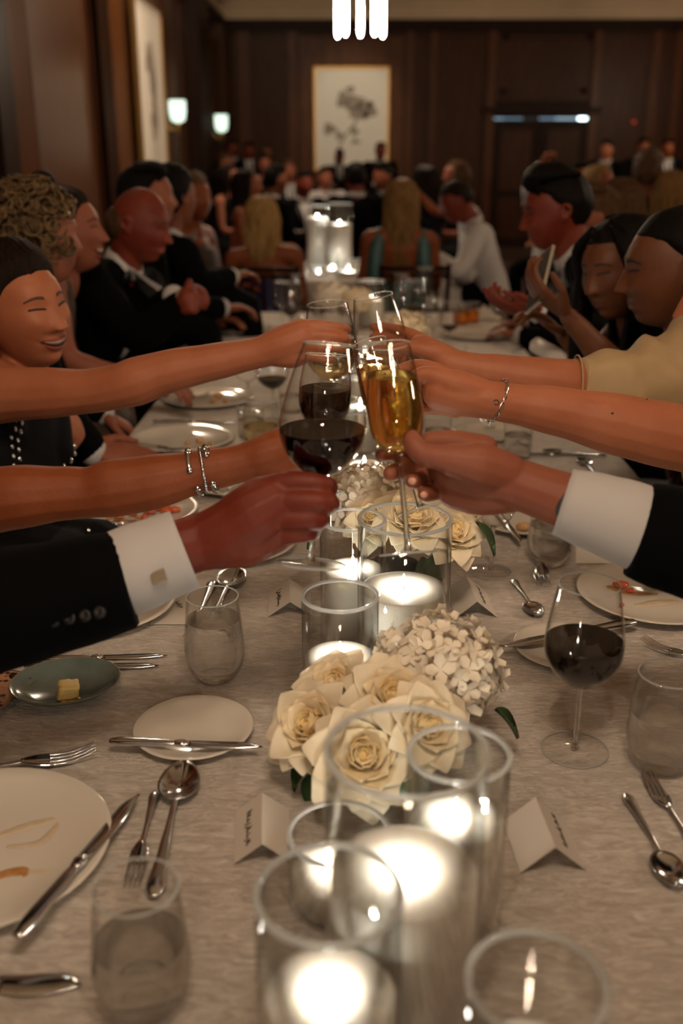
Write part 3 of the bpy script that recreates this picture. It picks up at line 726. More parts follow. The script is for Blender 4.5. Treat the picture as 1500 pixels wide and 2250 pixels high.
def butterdish():
    q = PZ(146, 1522, TZ); t = thing('butter_dish', 'oval grey-green stoneware dish holding a lump of butter', 'dish', (q.x, q.y, TZ), (0, 0, .26))
    a, b2 = .076, .066
    pr = [(1e-4,0), (.55,0), (.62,.002), (.88,.012), (1.0,.0195), (1.004,.0212), (.985,.0215), (.86,.0145), (.6,.0062), (1e-4,.005)]
    part('body', MB().shell([(r, z) for r, z in pr], 56, sx=a, sy=b2), M['celadon'], t)
    part('rim', MB().tube([(a*1.0*cos(k*pi/24), b2*1.0*sin(k*pi/24), .0210) for k in range(48)], .0009, 8, closed=True), M['celadon_rim'], t)
    q2 = PZ(145, 1530, TZ+.008)
    mb = MB().box((0, 0, .013), (.027, .022, .020)); me = mb.mesh('t', False); o = bpy.data.objects.new('t', me); COL.objects.link(o)
    bm = bmesh.new(); bm.from_mesh(me); bmesh.ops.subdivide_edges(bm, edges=bm.edges[:], cuts=5, use_grid_fill=True)
    for v in bm.verts: v.co += Vector((noise.noise(v.co*180), noise.noise(v.co*160+Vector((3,1,0))), noise.noise(v.co*170+Vector((0,5,2)))))*.0022; v.co.x += .15*v.co.z
    bm.to_mesh(me); bm.free(); bpy.data.objects.remove(o); me.polygons.foreach_set('use_smooth', [True]*len(me.polygons))
    bt = link('butter', me, M['butter'], None, (q2.x, q2.y, TZ+.0055), (.1, .1, .35)); tag(bt, 'soft lump of yellow butter in the grey-green dish', 'butter')
    sm = MB()
    for (x, y, r) in ((.006,-.012,.008), (-.006,-.010,.006), (.014,-.008,.006)): sm.ball((x, y, .002), (r, r*.7, .0022), seg=12, rings=8)
    part('smear', sm, M['butter'], bt)
butterdish()
cutlery('knife', (82, 1452), (368, 1443), 'upper of the two table knives beside the butter dish')
cutlery('butter_knife', (60, 1468), (350, 1466), 'lower of the two table knives beside the butter dish, half under its rim')
g = PY(477, 1490, 1.287); cup_glass(STEMLESS, (PZ(475, 1488).x, 1.287, TZ), 'water glass standing between the cuff and the row of candles', .096)
plate(205, 1335, .140, 'white dinner plate under the dark suit sleeve')
plate(520, 1205, .115, 'white plate beneath the fist with the red wine')
cutlery('spoon', (455, 1392), (520, 1258), 'dessert spoon standing out behind the water glass')
cutlery('fork', (468, 1283), (418, 1420), 'dessert fork with its handle end beside the upright-looking spoon')
def phone(px, py, rot, label):
    q = PZ(px, py, TZ); t = thing('phone', label, 'phone', (q.x, q.y, TZ), (0, 0, rot))
    part('case', MB().box((0, 0, .0045), (.076, .152, .009)), M['leopard'], t, False)
    m_ = MB(); h = .0045
    for a in (-1, 1): m_.bar((a*.0385, -.077, h), (a*.0385, .077, h), .0025, .010); m_.bar((-.0385, a*.077, h), (.0385, a*.077, h), .0025, .010)
    part('edge', m_, M['silver_handle'], t, False)
    b_ = part('camera_bump', MB().box((.014, .050, .0095), (.042, .040, .003)), M['leopard'], t, False)
    for x, y in ((.024, .060), (.004, .060), (.024, .040)): part('lens', MB().lathe([(.0075, .011), (.0075, .0130), (.005, .0132), (1e-4, .0132)], 16, (x, y, 0)), M['eye_dark'], b_)
m_, nt, out = newmat('leopard'); b = N(nt, 'ShaderNodeBsdfPrincipled'); nt.links.new(b.outputs[0], out.inputs[0]); setin(b, Roughness=.35)
tc = N(nt, 'ShaderNodeTexCoord'); v_ = N(nt, 'ShaderNodeTexVoronoi'); setin(v_, Scale=90.0); nt.links.new(tc.outputs['Object'], v_.inputs['Vector'])
rp = N(nt, 'ShaderNodeValToRGB'); rp.color_ramp.elements[0].position = .30; rp.color_ramp.elements[0].color = (.035,.018,.012,1); rp.color_ramp.elements[1].position = .42; rp.color_ramp.elements[1].color = (.42,.21,.12,1)
nt.links.new(v_.outputs['Distance'], rp.inputs[0]); nt.links.new(rp.outputs[0], b.inputs['Base Color'])
phone(-28, 1545, -.30, 'phone in an animal print case, face down at the left edge')

# ------------------------------------------------------------------ cards
def script_mb(L, seed, z=0):
    random.seed(seed); pts = []; x = 0; mb = MB(); cur = []
    n = int(L/.0024)
    for i in range(n):
        h = random.choice([.0026, .0026, .003, .0060, .0066, -.0036]) if i not in (0, n//2) else .0085
        cur += [(x, 0, z), (x+.0008, h, z), (x+.0017, h*.5, z), (x+.0021, -.0002, z)]; x += .0024
        if random.random() < .16 and len(cur) > 4: mb.tube(cur, .00024, 5, flat=(0,0,1), smooth=2); cur = []; x += .0014
    if len(cur) > 3: mb.tube(cur, .00024, 5, flat=(0,0,1), smooth=2)
    return mb
def tent_card(ridge_near, ridge_far_px, foot_l, foot_r, side, label, seed):
    A = PZ(*foot_l, TZ); B = PZ(*foot_r, TZ); mid = (A+B)/2
    rn = PY(ridge_near[0], ridge_near[1], mid.y); h = max(rn.z-TZ, .018)
    rf = PZ(ridge_far_px[0], ridge_far_px[1], TZ+h); d = Vector((rf.x-rn.x, rf.y-rn.y, 0)); L = min(max(d.length, .07), .105); d.normalize()
    base = Vector((rn.x, rn.y, TZ)); yaw = math.atan2(d.y, d.x)-pi/2
    hw = (B-A).length/2
    t = thing('place_card', label, 'card', base, (0, 0, yaw), 'folded place cards')
    for s, n in ((-1, 'panel'), (1, 'panel')):
        rows = [[(0, y, h), (s*hw*.5, y, h/2), (s*hw, y, .0004)] for y in (0, L*.25, L*.5, L*.75, L)]
        nn = Vector((s*h, 0, hw)).normalized()
        pn = part(n, MB().slab(rows, nn, .0005), M['card'], t, False)
        if s == side:
            sc_ = script_mb(L*.62, seed)
            # writing runs along the card; its up points to the ridge
            ex = Vector((0, s, 0)); ey = Vector((-s*hw, 0, h)).normalized(); ez = ex.cross(ey)
            Mx = Matrix((ex, ey, ez)).transposed().to_4x4()
            org = Vector((s*hw*.55, L*.22 if s > 0 else L*.80, h*.45)) + nn*.0009
            sc_.xf(Matrix.Translation(org) @ Mx); part('handwriting', sc_, M['ink'], pn)
    return t
tent_card((575, 1855), (575, 1742), (497, 1906), (620, 1886), -1, 'folded place card with handwriting, left of the short candle', 3)
tent_card((1220, 1862), (1176, 1752), (1147, 1920), (1290, 1912), 1, 'folded place card with handwriting, right of the candle cylinders', 4)
tent_card((637, 1323), (635, 1272), (583, 1362), (672, 1345), -1, 'folded place card beside the foot of the raised red wine', 5)
tent_card((1048, 1322), (1022, 1262), (1005, 1358), (1096, 1357), 1, 'folded place card near the standing empty stem on the right', 6)
def flat_card(pxs, label, seed=None, org=None):
    P = [PZ(x, y, TZ+.0006) for x, y in pxs]; base = (P[0]+P[2])/2
    o = link('card', MB().slab([[P[0], P[1]], [P[3], P[2]]], (0,0,1), .0006).mesh('card', False, base), M['card']); o.location = base
    tag(o, label, 'card')
    if seed:
        q = PZ(*org, TZ)-base; mb = script_mb(.026, seed); mb.xf(Matrix.Translation((q.x, q.y, .0018)) @ Matrix.Rotation(-1.1, 4, 'Z')); part('handwriting', mb, M['ink'], o)
flat_card([(330, 1372), (460, 1372), (470, 1275), (365, 1275)], 'flat white menu card lying beside the water glass', 9, (385, 1325))
flat_card([(1265, 1238), (1400, 1238), (1380, 1165), (1262, 1165)], 'flat white menu card under the right shirt cuff')

# ------------------------------------------------------------------ near place settings, right side
b0 = PZ(1262, 1647, TZ); stem_glass(BORDEAUX, .0430, (b0.x, b0.y, TZ), label='half full red wine glass standing on the right', level=.156)
g0 = PZ(1446, 1682, TZ); cup_glass(STEMLESS, (g0.x, g0.y, TZ), 'water glass at the right edge beside the standing red wine', .076)
cutlery('fork', (1545, 1905), (1418, 1708), 'dessert fork at the right edge, tines pointing away')
cutlery('spoon', (1375, 1752), (1490, 1965), 'dessert spoon at the right edge with its bowl toward the viewer')
cutlery('fork', (1660, 1500), (1408, 1414), 'dinner fork at the right edge below the food plate')
plate(1435, 1318, .130, 'white dinner plate with orange food scraps under the right sleeve')
cutlery('fork', (1560, 1268), (1390, 1306), 'fork resting on the plate of orange scraps', za=TZ+.016, zb=TZ+.010)
plate(1240, 1432, .078, 'small white bread plate behind the standing red wine glass')
cutlery('butter_knife', (1390, 1372), (1098, 1428), 'butter knife on the bread plate behind the standing red wine', za=TZ+.014, zb=TZ+.014)
cutlery('spoon', (1127, 1278), (1182, 1362), 'dessert spoon between the right tent card and the red wine', )
cutlery('fork', (1170, 1190), (1196, 1300), 'dessert fork under the round water glass on the right')
b1 = PZ(1078, 1256, TZ); stem_glass(SMALL, .0375, (b1.x, b1.y, TZ), label='empty stemmed glass under the hand holding the flute')
g1 = PZ(1206, 1238, TZ); cup_glass([(r*1.0, z*.92) for r, z in STEMLESS], (g1.x, g1.y, TZ), 'round water glass below the right wrist', .078)
plate(1150, 1150, .105, 'white plate with bread scraps behind the round water glass')
cutlery('knife', (1085, 1118), (1146, 1196), 'knife lying on the plate of bread scraps', za=TZ+.018, zb=TZ+.014)
def scraps(spots, col, label, z, nm, group=None, cat='food'):
    for i, (px, py, r) in enumerate(spots):
        q = PZ(px, py, z); mb = MB().ball((0,0,0), (r, r*.75, r*.55), seg=14, rings=9); random.seed(i+7)
        for p in mb.v: p *= 1+.28*noise.noise(p*170+Vector((i*3.1, 0, 0)))
        o = part(nm, mb, M[col], None, loc=(q.x, q.y, z+r*.4), rot=(0, 0, i*1.3)); tag(o, label if isinstance(label, str) else label[i], cat, group)
pmat('bread', (.45,.24,.09), .7, col2=(.55,.36,.16), nscale=60, bump=.4, bscale=120)
scraps([(1150, 1163, .016), (1192, 1150, .014)], 'bread', ['torn bread piece beside the knife on the scraps plate', 'torn bread piece behind the round water glass'], TZ+.008, 'bread_piece')
scraps([(1366, 1290, .012), (1352, 1285, .008), (1384, 1300, .007), (1366, 1331, .005)], 'tomato', ['red tomato scrap at the cuff side of the right food plate', 'small red scrap beside the tomato on the right plate', 'small red crumb under the fork on the right plate', 'lone orange crumb low on the right plate'], TZ+.008, 'tomato_piece')
smear([(1340, 1290), (1380, 1302), (1440, 1305)], [.006,.008,.004], 'sauce', 'orange sauce on the right food plate', TZ+.0057)
smear([(1400, 1330), (1440, 1325), (1480, 1322)], [.006,.011,.008], 'sauce_pale', 'pale sauce film on the right food plate', TZ+.0052)

# ------------------------------------------------------------------ middle of the table
plate(300, 1132, .130, 'white plate of red tomato pieces between the two left forearms')
scraps([(262, 1137, .011), (292, 1130, .012), (328, 1126, .015), (352, 1118, .012), (366, 1126, .017), (385, 1124, .012), (318, 1140, .010)], 'tomato', ['tomato piece at the far left of the tomato plate', 'second tomato piece from the left on the tomato plate', 'tomato piece in the middle of the tomato plate', 'tomato piece at the back of the tomato plate', 'largest tomato piece on the tomato plate', 'tomato piece nearest the cuff on the tomato plate', 'lowest tomato piece on the tomato plate'], TZ+.010, 'tomato_piece')
smear([(240, 1140), (290, 1146), (330, 1148), (300, 1136)], [.008,.010,.008,.006], 'sauce', 'orange dressing on the tomato plate', TZ+.0057)
cutlery('fork', (168, 1148), (300, 1152), 'fork on the near rim of the tomato plate', za=TZ+.018, zb=TZ+.010)
plate(520, 1070, .105, 'white plate behind the bracelet wrist')
cutlery('knife', (490, 1092), (590, 1052), 'knife on the plate behind the bracelet wrist', za=TZ+.016, zb=TZ+.016)
cutlery('fork', (500, 1078), (585, 1050), 'fork beside the knife on the plate behind the bracelet wrist', za=TZ+.016, zb=TZ+.016)
plate(400, 972, .140, 'dinner plate with scraps at the left between the bare arms')
scraps([(440, 972, .012), (412, 975, .009), (462, 978, .009)], 'sauce', ['orange scrap in the middle of the left middle plate', 'small scrap at the left of the left middle plate', 'small scrap at the right of the left middle plate'], TZ+.008, 'food_scrap')
cutlery('knife', (290, 985), (428, 990), 'knife on the dinner plate between the bare arms', za=TZ+.019, zb=TZ+.014)
cutlery('fork', (275, 975), (400, 995), 'fork on the dinner plate between the bare arms', za=TZ+.019, zb=TZ+.014)
cutlery('knife', (340, 928), (520, 930), 'table knife between the two left dinner plates')
plate(458, 882, .140, 'dinner plate with a curl of food under the highest left arm')
scraps([(480, 872, .014), (468, 882, .012), (495, 884, .010)], 'sauce', ['orange food curl on the plate under the highest left arm', 'second food scrap on that plate, left of the curl', 'third food scrap on that plate, right of the curl'], TZ+.010, 'food_scrap')
cutlery('fork', (385, 882), (460, 868), 'fork on the plate under the highest left arm', za=TZ+.019, zb=TZ+.012)
b2 = PZ(552, 960, TZ); cup_glass(TUMBLER, (b2.x, b2.y, TZ), 'short tumbler left of the pale cocktail glass', .05)
b2 = PZ(575, 985, TZ); cup_glass([(r*1.15, z*1.0) for r, z in STEMLESS], (b2.x, b2.y, TZ), 'round glass behind the bracelet forearm beside the short tumbler', .06, 'white_wine')
b2 = PZ(545, 905, TZ); stem_glass(SMALL, .036, (b2.x, b2.y, TZ), label='empty stemmed glass beyond the short tumbler on the left')
b2 = PZ(600, 925, TZ); stem_glass(BORDEAUX, .043, (b2.x, b2.y, TZ), label='red wine glass standing left of the toast, beyond the bracelet arm', level=.125)
b2 = PZ(640, 905, TZ); cup_glass(TUMBLER, (b2.x, b2.y, TZ), 'tumbler behind the left red wine glass', .05)
cutlery('knife', (520, 800), (600, 815), 'knife under the highest left wrist')
plate(530, 728, .140, 'plate at the far left corner of the long table')
g2 = PZ(1135, 1005, TZ); cup_glass([(r, z*1.0) for r, z in TUMBLER], (g2.x, g2.y, TZ), 'short tumbler behind the right thumb', .06)
cutlery('spoon', (1330, 1003), (1190, 996), 'spoon lying across beyond the short right tumbler')
cutlery('knife', (1120, 1003), (1325, 1000), 'knife lying beside the crosswise spoon on the right')
cutlery('spoon', (1320, 1060), (1275, 1012), 'spoon pointing away between right sleeve and bare forearm')
cutlery('fork', (1035, 900), (1080, 950), 'fork under the wrist with the twisted bracelet')
plate(1075, 955, .10, 'plate under the wrist with the twisted bracelet')
g2 = PZ(960, 985, TZ); cup_glass(TUMBLER, (g2.x, g2.y, TZ), 'tumbler directly behind the flute, left of the right hands', .05)
g2 = PZ(1020, 965, TZ); stem_glass(SMALL, .036, (g2.x, g2.y, TZ), label='stemmed glass behind the flute hand')
# far half
plate(1045, 740, .140, 'white plate at the far right corner of the long table')
for (px, py, lb_) in ((1012, 712, 'whisky tumbler, left of the amber pair at the far right'), (1035, 708, 'whisky tumbler, right of the amber pair at the far right')):
    q = PZ(px, py, TZ); cup_glass(TUMBLER, (q.x, q.y, TZ), lb_, .05, 'whisky', 'whisky tumblers')
for px, py, pr, lv, lb_ in ((640, 745, BORDEAUX, .12, 'wine glass with a little red wine left of the highest toast'), (910, 740, BORDEAUX, .125, 'red wine glass right of the highest toast'), (950, 770, SMALL, None, 'empty wine glass right of the standing far red wine'),
        (620, 720, SMALL, None, 'empty glass at the far left beside the dark chair'), (985, 780, SMALL, .11, 'short stem glass near the far right plate'), (655, 700, SMALL, None, 'empty stem glass behind the highest toast on the left'), (880, 700, SMALL, None, 'empty stem glass behind the highest toast on the right'), (930, 700, BORDEAUX, .115, 'red wine glass at the far end by the teal dress chair')):
    q = PZ(px, py, TZ); stem_glass(pr, .04, (q.x, q.y, TZ), label=lb_, level=lv)
for px, py, lb_ in ((955, 800, 'water tumbler in the far right cluster, nearest one'), (1000, 815, 'water tumbler right of the cluster behind the back right wrist'), (700, 690, 'tumbler at the far end left of the candle'), (760, 690, 'tumbler at the far end right of the candle')):
    q = PZ(px, py, TZ); cup_glass(TUMBLER, (q.x, q.y, TZ), lb_, .05)
cutlery('fork', (1125, 775), (1150, 765), 'fork at the far right edge of the long table')
# napkins
def napkin(P, label, sz=.14, h=.10):
    mb = MB(); rows = []
    for i in range(13):
        r = []
        for j in range(13):
            x = (i/12-.5)*sz; y = (j/12-.5)*sz*.8; d = math.hypot(x, y)/sz
            r.append((x, y, max(0.003, h*math.exp(-(d/.30)**2)*(1+.35*sin(5*math.atan2(y, x))))))
        rows.append(r)
    mb.slab(rows, (0,0,1), .002); o = part('napkin', mb, M['linen'], None, loc=P); return tag(o, label, 'napkin')
napkin(PZ(1062, 700, TZ), 'crumpled white napkin at the far right end of the table', .16, .05)

# ------------------------------------------------------------------ flowers
random.seed(2)
def petal_mesh(L, W, cup, curl, nm='petal'):
    rows = []
    for i in range(9):
        u = (i/8)**.8 if i < 8 else 1.0; row = []
        wv = W*(.28+.72*min(1, u/.5)**.8) if u < .55 else W*max(.10, sqrt(max(0, 1-((u-.55)/.455)**2)))
        for j in range(9):
            v = (j/8-.5)*2; x = v*wv; z = L*u
            y = -cup*sin(pi*min(1, u*.62)) - curl*max(0, u-.66)**2*7 + .42*v*v*wv*(1-.55*u)
            row.append((x, y+.0010*sin(5*u+3*v), z))
        rows.append(row)
    return MB().slab(rows, (0,-1,0), .0006).mesh(nm)
PETALS = [petal_mesh(.034, .0225, .011, .010), petal_mesh(.038, .027, .013, .026), petal_mesh(.031, .018, .008, .004)]
for me, mt in zip(PETALS, ('rose_mid', 'rose_petal', 'rose_inner')): me.materials.append(M[mt])
core_me = None
def rose(parent, P, R_, tilt, seed, opened=1.0):
    global core_me
    random.seed(seed)
    if core_me is None:
        mb = MB(); prof = []
        rows = []
        for i in range(40):
            a = i*.42; r = .0035+.00022*i
            rows.append([(r*cos(a), r*sin(a), .006), (r*1.25*cos(a), r*1.25*sin(a), .018), (r*1.05*cos(a), r*1.05*sin(a), .0285+.002*sin(a*2.3))])
        mb.slab(rows, lambda i, j: Vector((cos(i*.42), sin(i*.42), 0)), .0006); mb.lathe([(1e-4, 0), (.008, .002), (.013, .010), (.010, .020), (1e-4, .022)], 20)
        core_me = mb.mesh('rose'); core_me.materials.append(M['rose_core'])
    o = link('rose', core_me, None, parent, P, tilt, R_/.047)
    n = 34
    for k in range(n):
        f = k/(n-1); a = k*2.399+seed; rad = .004+.013*f; lean = -.18+1.12*f**1.15*opened
        mt = PETALS[2] if f < .25 else (PETALS[0] if f < .6 else PETALS[1])
        pc = link('petal', mt, None, o, (rad*sin(a)*-1*-1, -rad*cos(a), .004-.004*f), None, (.80+.26*f)*random.uniform(.93, 1.07))
        Rz = Matrix.Rotation(a, 3, 'Z') @ Matrix.Rotation(lean, 3, 'X') @ Matrix.Rotation(random.uniform(-.12, .12), 3, 'Y')
        pc.rotation_euler = Rz.to_euler()
    return o
def hydrangea(parent, P, R_, seed, col='hydrangea_petal', squash=.8):
    random.seed(seed); mb = MB(); n = 120
    for k in range(n):
        z = 1-1.75*(k+.5)/n; a = k*2.399963; r = sqrt(max(0, 1-z*z)); d = Vector((r*cos(a), r*sin(a), z))
        d = (d+Vector((random.uniform(-.12,.12), random.uniform(-.12,.12), random.uniform(-.12,.12)))).normalized()
        c = Vector((d.x*R_, d.y*R_, d.z*R_*squash))*random.uniform(.86, 1.06); u = d.orthogonal().normalized(); u.rotate(Matrix.Rotation(random.uniform(0, 6), 3, d)); v = d.cross(u); s = R_*random.uniform(.17, .23)
        for q in range(4):
            e = u*cos(q*pi/2)+v*sin(q*pi/2); f = -u*sin(q*pi/2)+v*cos(q*pi/2); bend = random.uniform(-.25, .5)
            rows = [[c+d*0, c+e*.05*s+d*.0005, c+d*.0002], [c+(e*.5-f*.42)*s+d*(.16*s), c+e*.55*s+d*.05*s, c+(e*.5+f*.42)*s+d*.16*s], [c+(e*.95-f*.30)*s+d*(.2+bend)*s, c+e*1.08*s+d*(.12+bend)*s, c+(e*.95+f*.30)*s+d*(.2+bend)*s]]
            mb.grid(rows)
    core = MB().ball((0,0,0), (R_*.80, R_*.80, R_*.80*squash), seg=16, rings=10); mb.merge(core)
    o = part('hydrangea', mb, M[col], parent, True, loc=P); o['kind'] = 'stuff'; return o
def leaf(parent, P, rot, L=.06, W=.02):
    rows = [[(-W*sin(pi*min(.98, u+.02)), L*u, .004*sin(3*u)-.25*L*u*u+.004), (0, L*u, -.25*L*u*u), (W*sin(pi*min(.98, u+.02)), L*u, .004*sin(3*u)-.25*L*u*u+.004)] for u in [i/8 for i in range(9)]]
    return part('leaf', MB().slab(rows, (0,0,1), .0006), M['leaf_green'], parent, True, loc=P, rot=rot)
def arrangement(c, label, vr, vh):
    t = thing('flower_arrangement', label, 'flowers', c)
    part('vase', MB().shell([(1e-4,0), (vr*.8,0), (vr,.012), (vr*.98,vh*.7), (vr*.85,vh), (vr*.80,vh), (vr*.9,vh*.7), (vr*.92,.014), (1e-4,.01)], 36), M['vase_dark'], t)
    return t
pmat('vase_dark', (.030,.042,.038), .12, coat=.5)
c = Vector((.045, 1.075, TZ)); f1 = arrangement(c, 'cluster of cream roses with a white hydrangea, nearest flowers', .052, .062)
def rel(px, py, Y): q = PY(px, py, Y)-c; return q
hydrangea(f1, rel(962, 1468, 1.110), .077, 4)
rose(f1, rel(692, 1602, 1.030), .046, (.55, -.55, 0), 1, .95); rose(f1, rel(745, 1520, 1.075), .043, (.35, -.35, 0), 2, .9); rose(f1, rel(862, 1545, 1.035), .046, (.50, .10, 0), 3, .95)
rose(f1, rel(800, 1665, .972), .050, (.80, -.05, 0), 5, 1.0); rose(f1, rel(930, 1600, .990), .042, (.7, .45, 0), 6, .95)
leaf(f1, rel(705, 1690, 1.01), (-.9, 0, 2.6), .05, .016); leaf(f1, rel(690, 1665, 1.02), (-.5, .3, 2.2), .045, .016); leaf(f1, rel(1085, 1560, 1.08), (-.7, 0, -1.6), .05, .017); leaf(f1, rel(905, 1690, .95), (-1.0, 0, 3.3), .05, .018)
c = Vector((.075, 1.56, TZ)); f2 = arrangement(c, 'cluster of cream roses behind the wide candle below the flute', .055, .065)
hydrangea(f2, rel(800, 1100, 1.63), .075, 8); hydrangea(f2, rel(985, 1128, 1.62), .055, 9, 'rose_petal')
rose(f2, rel(905, 1150, 1.50), .050, (.5, .1, 0), 11); rose(f2, rel(985, 1175, 1.50), .046, (.6, .5, 0), 12); rose(f2, rel(830, 1150, 1.52), .044, (.5, -.4, 0), 13); rose(f2, rel(950, 1110, 1.58), .046, (.3, .2, 0), 14)
for px, py, r in ((960, 1215, 3.0), (925, 1225, 3.5), (1045, 1150, 4.4), (720, 1140, 1.7)): leaf(f2, rel(px, py, 1.50), (-.8, 0, r), .06, .02)
c = Vector((.17, 3.35, TZ)); f3 = arrangement(c, 'pale flower dome behind the highest right hand', .055, .06)
hydrangea(f3, rel(893, 735, 3.35), .075, 21, 'rose_petal', .95); rose(f3, rel(850, 760, 3.3), .05, (.4, -.3, 0), 22)
c = Vector((-.02, 4.15, TZ)); f4 = arrangement(c, 'pale flowers at the far end of the long table', .05, .05)
hydrangea(f4, rel(730, 650, 4.2), .07, 23); hydrangea(f4, rel(785, 660, 4.1), .06, 24, 'rose_petal')
# ------------------------------------------------------------------ heads
def gs(d, s): return math.exp(-.5*(d/s)**2)
def head_mb(fem=False, smile=0, nose=1.0, jaw=1.0, brow=1.0, full=0, res=(96, 84), ears=True):
    """face looks along -Y, +X is the person's left, origin between crown and chin; height .235"""
    nu, nv = res; mb = MB(); vs = []; fs = []
    sm = lambda a, b, x: (lambda t: t*t*(3-2*t))(min(1, max(0, (x-a)/(b-a))))
    for i in range(nv+1):
        th = pi*min(max(i/nv, .003), .997)
        for k in range(nu):
            # denser at the front
            a = 2*pi*k/nu; a = a - .34*sin(2*a) *0 ; a = a + .42*sin(a)
            d = Vector((sin(th)*sin(a), -sin(th)*-cos(a), -cos(th)))   # a = pi -> front (-Y)
            x, y, z = d.x*.0755, d.y*.099, d.z*.1175
            low = sm(.01, -.115, z)
            jw = (.80 if fem else .86)*jaw
            x *= 1-(1-jw)*low + full*.06*gs(z+.05, .03)
            if y > 0: y *= 1-.42*sm(-.01, -.11, z)                     # nape tucks in
            else:
                y *= 1-.02*low; y -= .014*sm(-.045, -.10, z)*gs(x, .035) # chin comes forward
            if z > .05: x *= 1-.03*sm(.05, .11, z)
            p = Vector((x, y, z))
            if y < 0 or abs(d.x) > .8:
                fr = sm(.05, .5, -d.y)
                dy = 0
                ax = abs(x)
                # face plane a little flatter
                dy += -.004*gs(ax-.045, .02)*fr*(z < .06)
                # brow, sockets, cheeks
                dy -= (.0035 if fem else .0065)*brow*gs(z-.030, .009)*gs(ax-.026, .020)
                dy += .0125*gs(z-.012, .0115)*gs(ax-.031, .0145)
                dy -= .0060*gs(z-.010, .0085)*gs(ax-.031, .0125)       # lid bulge
                dy += .004*gs(z-.016, .014)*gs(x, .008)
                dy -= (.0055+.004*smile)*gs(z+.020-.006*smile, .016)*gs(ax-.042, .017)
                # nose
                t = min(1, max(0, (.022-z)/.052))
                if -.036 < z < .03:
                    hgt = (.004+.0205*t**1.25)*nose; wv = .0062+.0050*t
                    fall = 1 if z > -.030 else gs(z+.030, .0035)
                    dy -= hgt*gs(x, wv)*fall*sm(.030, .018, z)
                dy -= .007*nose*gs(z+.0275, .0065)*gs(ax-.0125, .0055)
                dy += .003*gs(z+.037, .004)*gs(ax-.007, .005)
                # mouth
                wm = .021+.009*smile; zc = -.0605+.0055*smile*(ax/.028)**2
                dy -= .0065*gs(z+.058, .016)*gs(x, .030)
                dy -= .0042*gs(z-zc-.0055, .0038)*gs(x, wm*.8)
                dy -= .0052*gs(z-zc+.0068, .0045)*gs(x, wm*.72)
                dy += .0048*gs(z-zc, .0024)*gs(x, wm)
                dy += .0030*gs(z+.079, .005)*gs(x, .018)
                if smile: dy += .0052*smile*gs(ax-(.024+.30*max(0, -.028-z)), .0042)*gs(z+.047, .016)
                dy -= .0085*gs(z+.098, .012)*gs(x, .017)
                dy += .005*gs(z-.02, .025)*gs(ax-.066, .010)           # temple
                p.y += dy*fr
            vs.append(p)
    for i in range(nv):
        for k in range(nu):
            k2 = (k+1) % nu; fs.append((i*nu+k, i*nu+k2, (i+1)*nu+k2, (i+1)*nu+k))
    fs.append(tuple(reversed(range(nu)))); fs.append(tuple(nv*nu+k for k in range(nu)))
    mb.add(vs, fs)
    if ears:
        for s in (-1, 1):
            R = Matrix.Rotation(s*.32, 3, 'Z') @ Matrix.Rotation(-.12, 3, 'X')
            mb.ball((s*.0735, .010, .000), (.0060, .0165, .0300), R)
            mb.tube([(s*.081, .000, -.020), (s*.084, .022, -.006), (s*.086, .026, .014), (s*.082, .010, .026), (s*.076, -.004, .018)], [.0040,.0042,.0046,.0044,.003], 8, smooth=3)
    return mb
HEADC = {}
def head_of(**k):
    key = tuple(sorted(k.items()))
    if key not in HEADC: HEADC[key] = head_mb(**k)
    m = MB(); m.v = [p.copy() for p in HEADC[key].v]; m.f = list(HEADC[key].f); return m

def rowpatch(bvh, F, rows, ncol, off, th=.0008, org_d=.4, dirv=(0,1,0)):
    """cloth, brow or lip laid on a surface: rows of (x0, x1, z) in frame F (4x4), cast along +Y of the frame"""
    D = (F.to_3x3() @ Vector(dirv)).normalized(); out = []
    for x0, x1, z in rows:
        r = []
        for j in range(ncol):
            x = x0+(x1-x0)*j/(ncol-1); o = F @ Vector((x, 0, z)) - D*org_d
            h = bvh.ray_cast(o, D, 1.2)
            r.append(h[0]-D*off if h[0] is not None else None)
        out.append(r)
    last = None                                               # rays that miss take their neighbour's depth
    flat = [p for r in out for p in r if p is not None]
    if not flat: return None
    md = sum(((p-(F.translation)).dot(D) for p in flat))/len(flat)
    for i, (x0, x1, z) in enumerate(rows):
        for j in range(ncol):
            if out[i][j] is None:
                x = x0+(x1-x0)*j/(ncol-1); out[i][j] = F @ Vector((x, md, z))
    return MB().slab(out, -D, th)
def almond(cx, cz, w_, up, dn, tilt=0, n=9):
    """rows are columns here: swap so that each row is a z-span at one x"""
    R = []
    for i in range(n):
        u = -1+2*i/(n-1); k = max(0.02, 1-u*u)**.8; x = cx+u*w_; zc = cz+tilt*u*w_
        R.append((x, zc-dn*k, zc+up*k))
    return R
def colpatch(bvh, F, cols, nrow, off, th=.0006):
    D = (F.to_3x3() @ Vector((0,1,0))).normalized(); out = []; md = None
    for x, z0, z1 in cols:
        r = []
        for j in range(nrow):
            z = z0+(z1-z0)*j/(nrow-1); o = F @ Vector((x, 0, z)) - D*.150; h = bvh.ray_cast(o, D, .3)
            p = h[0]-D*off if h[0] is not None else None
            if p is None and md is not None: p = F @ Vector((x, md, z))
            if p is None: return None
            md = (F.inverted() @ p).y; r.append(p)
        out.append(r)
    return MB().slab(out, -D, th)
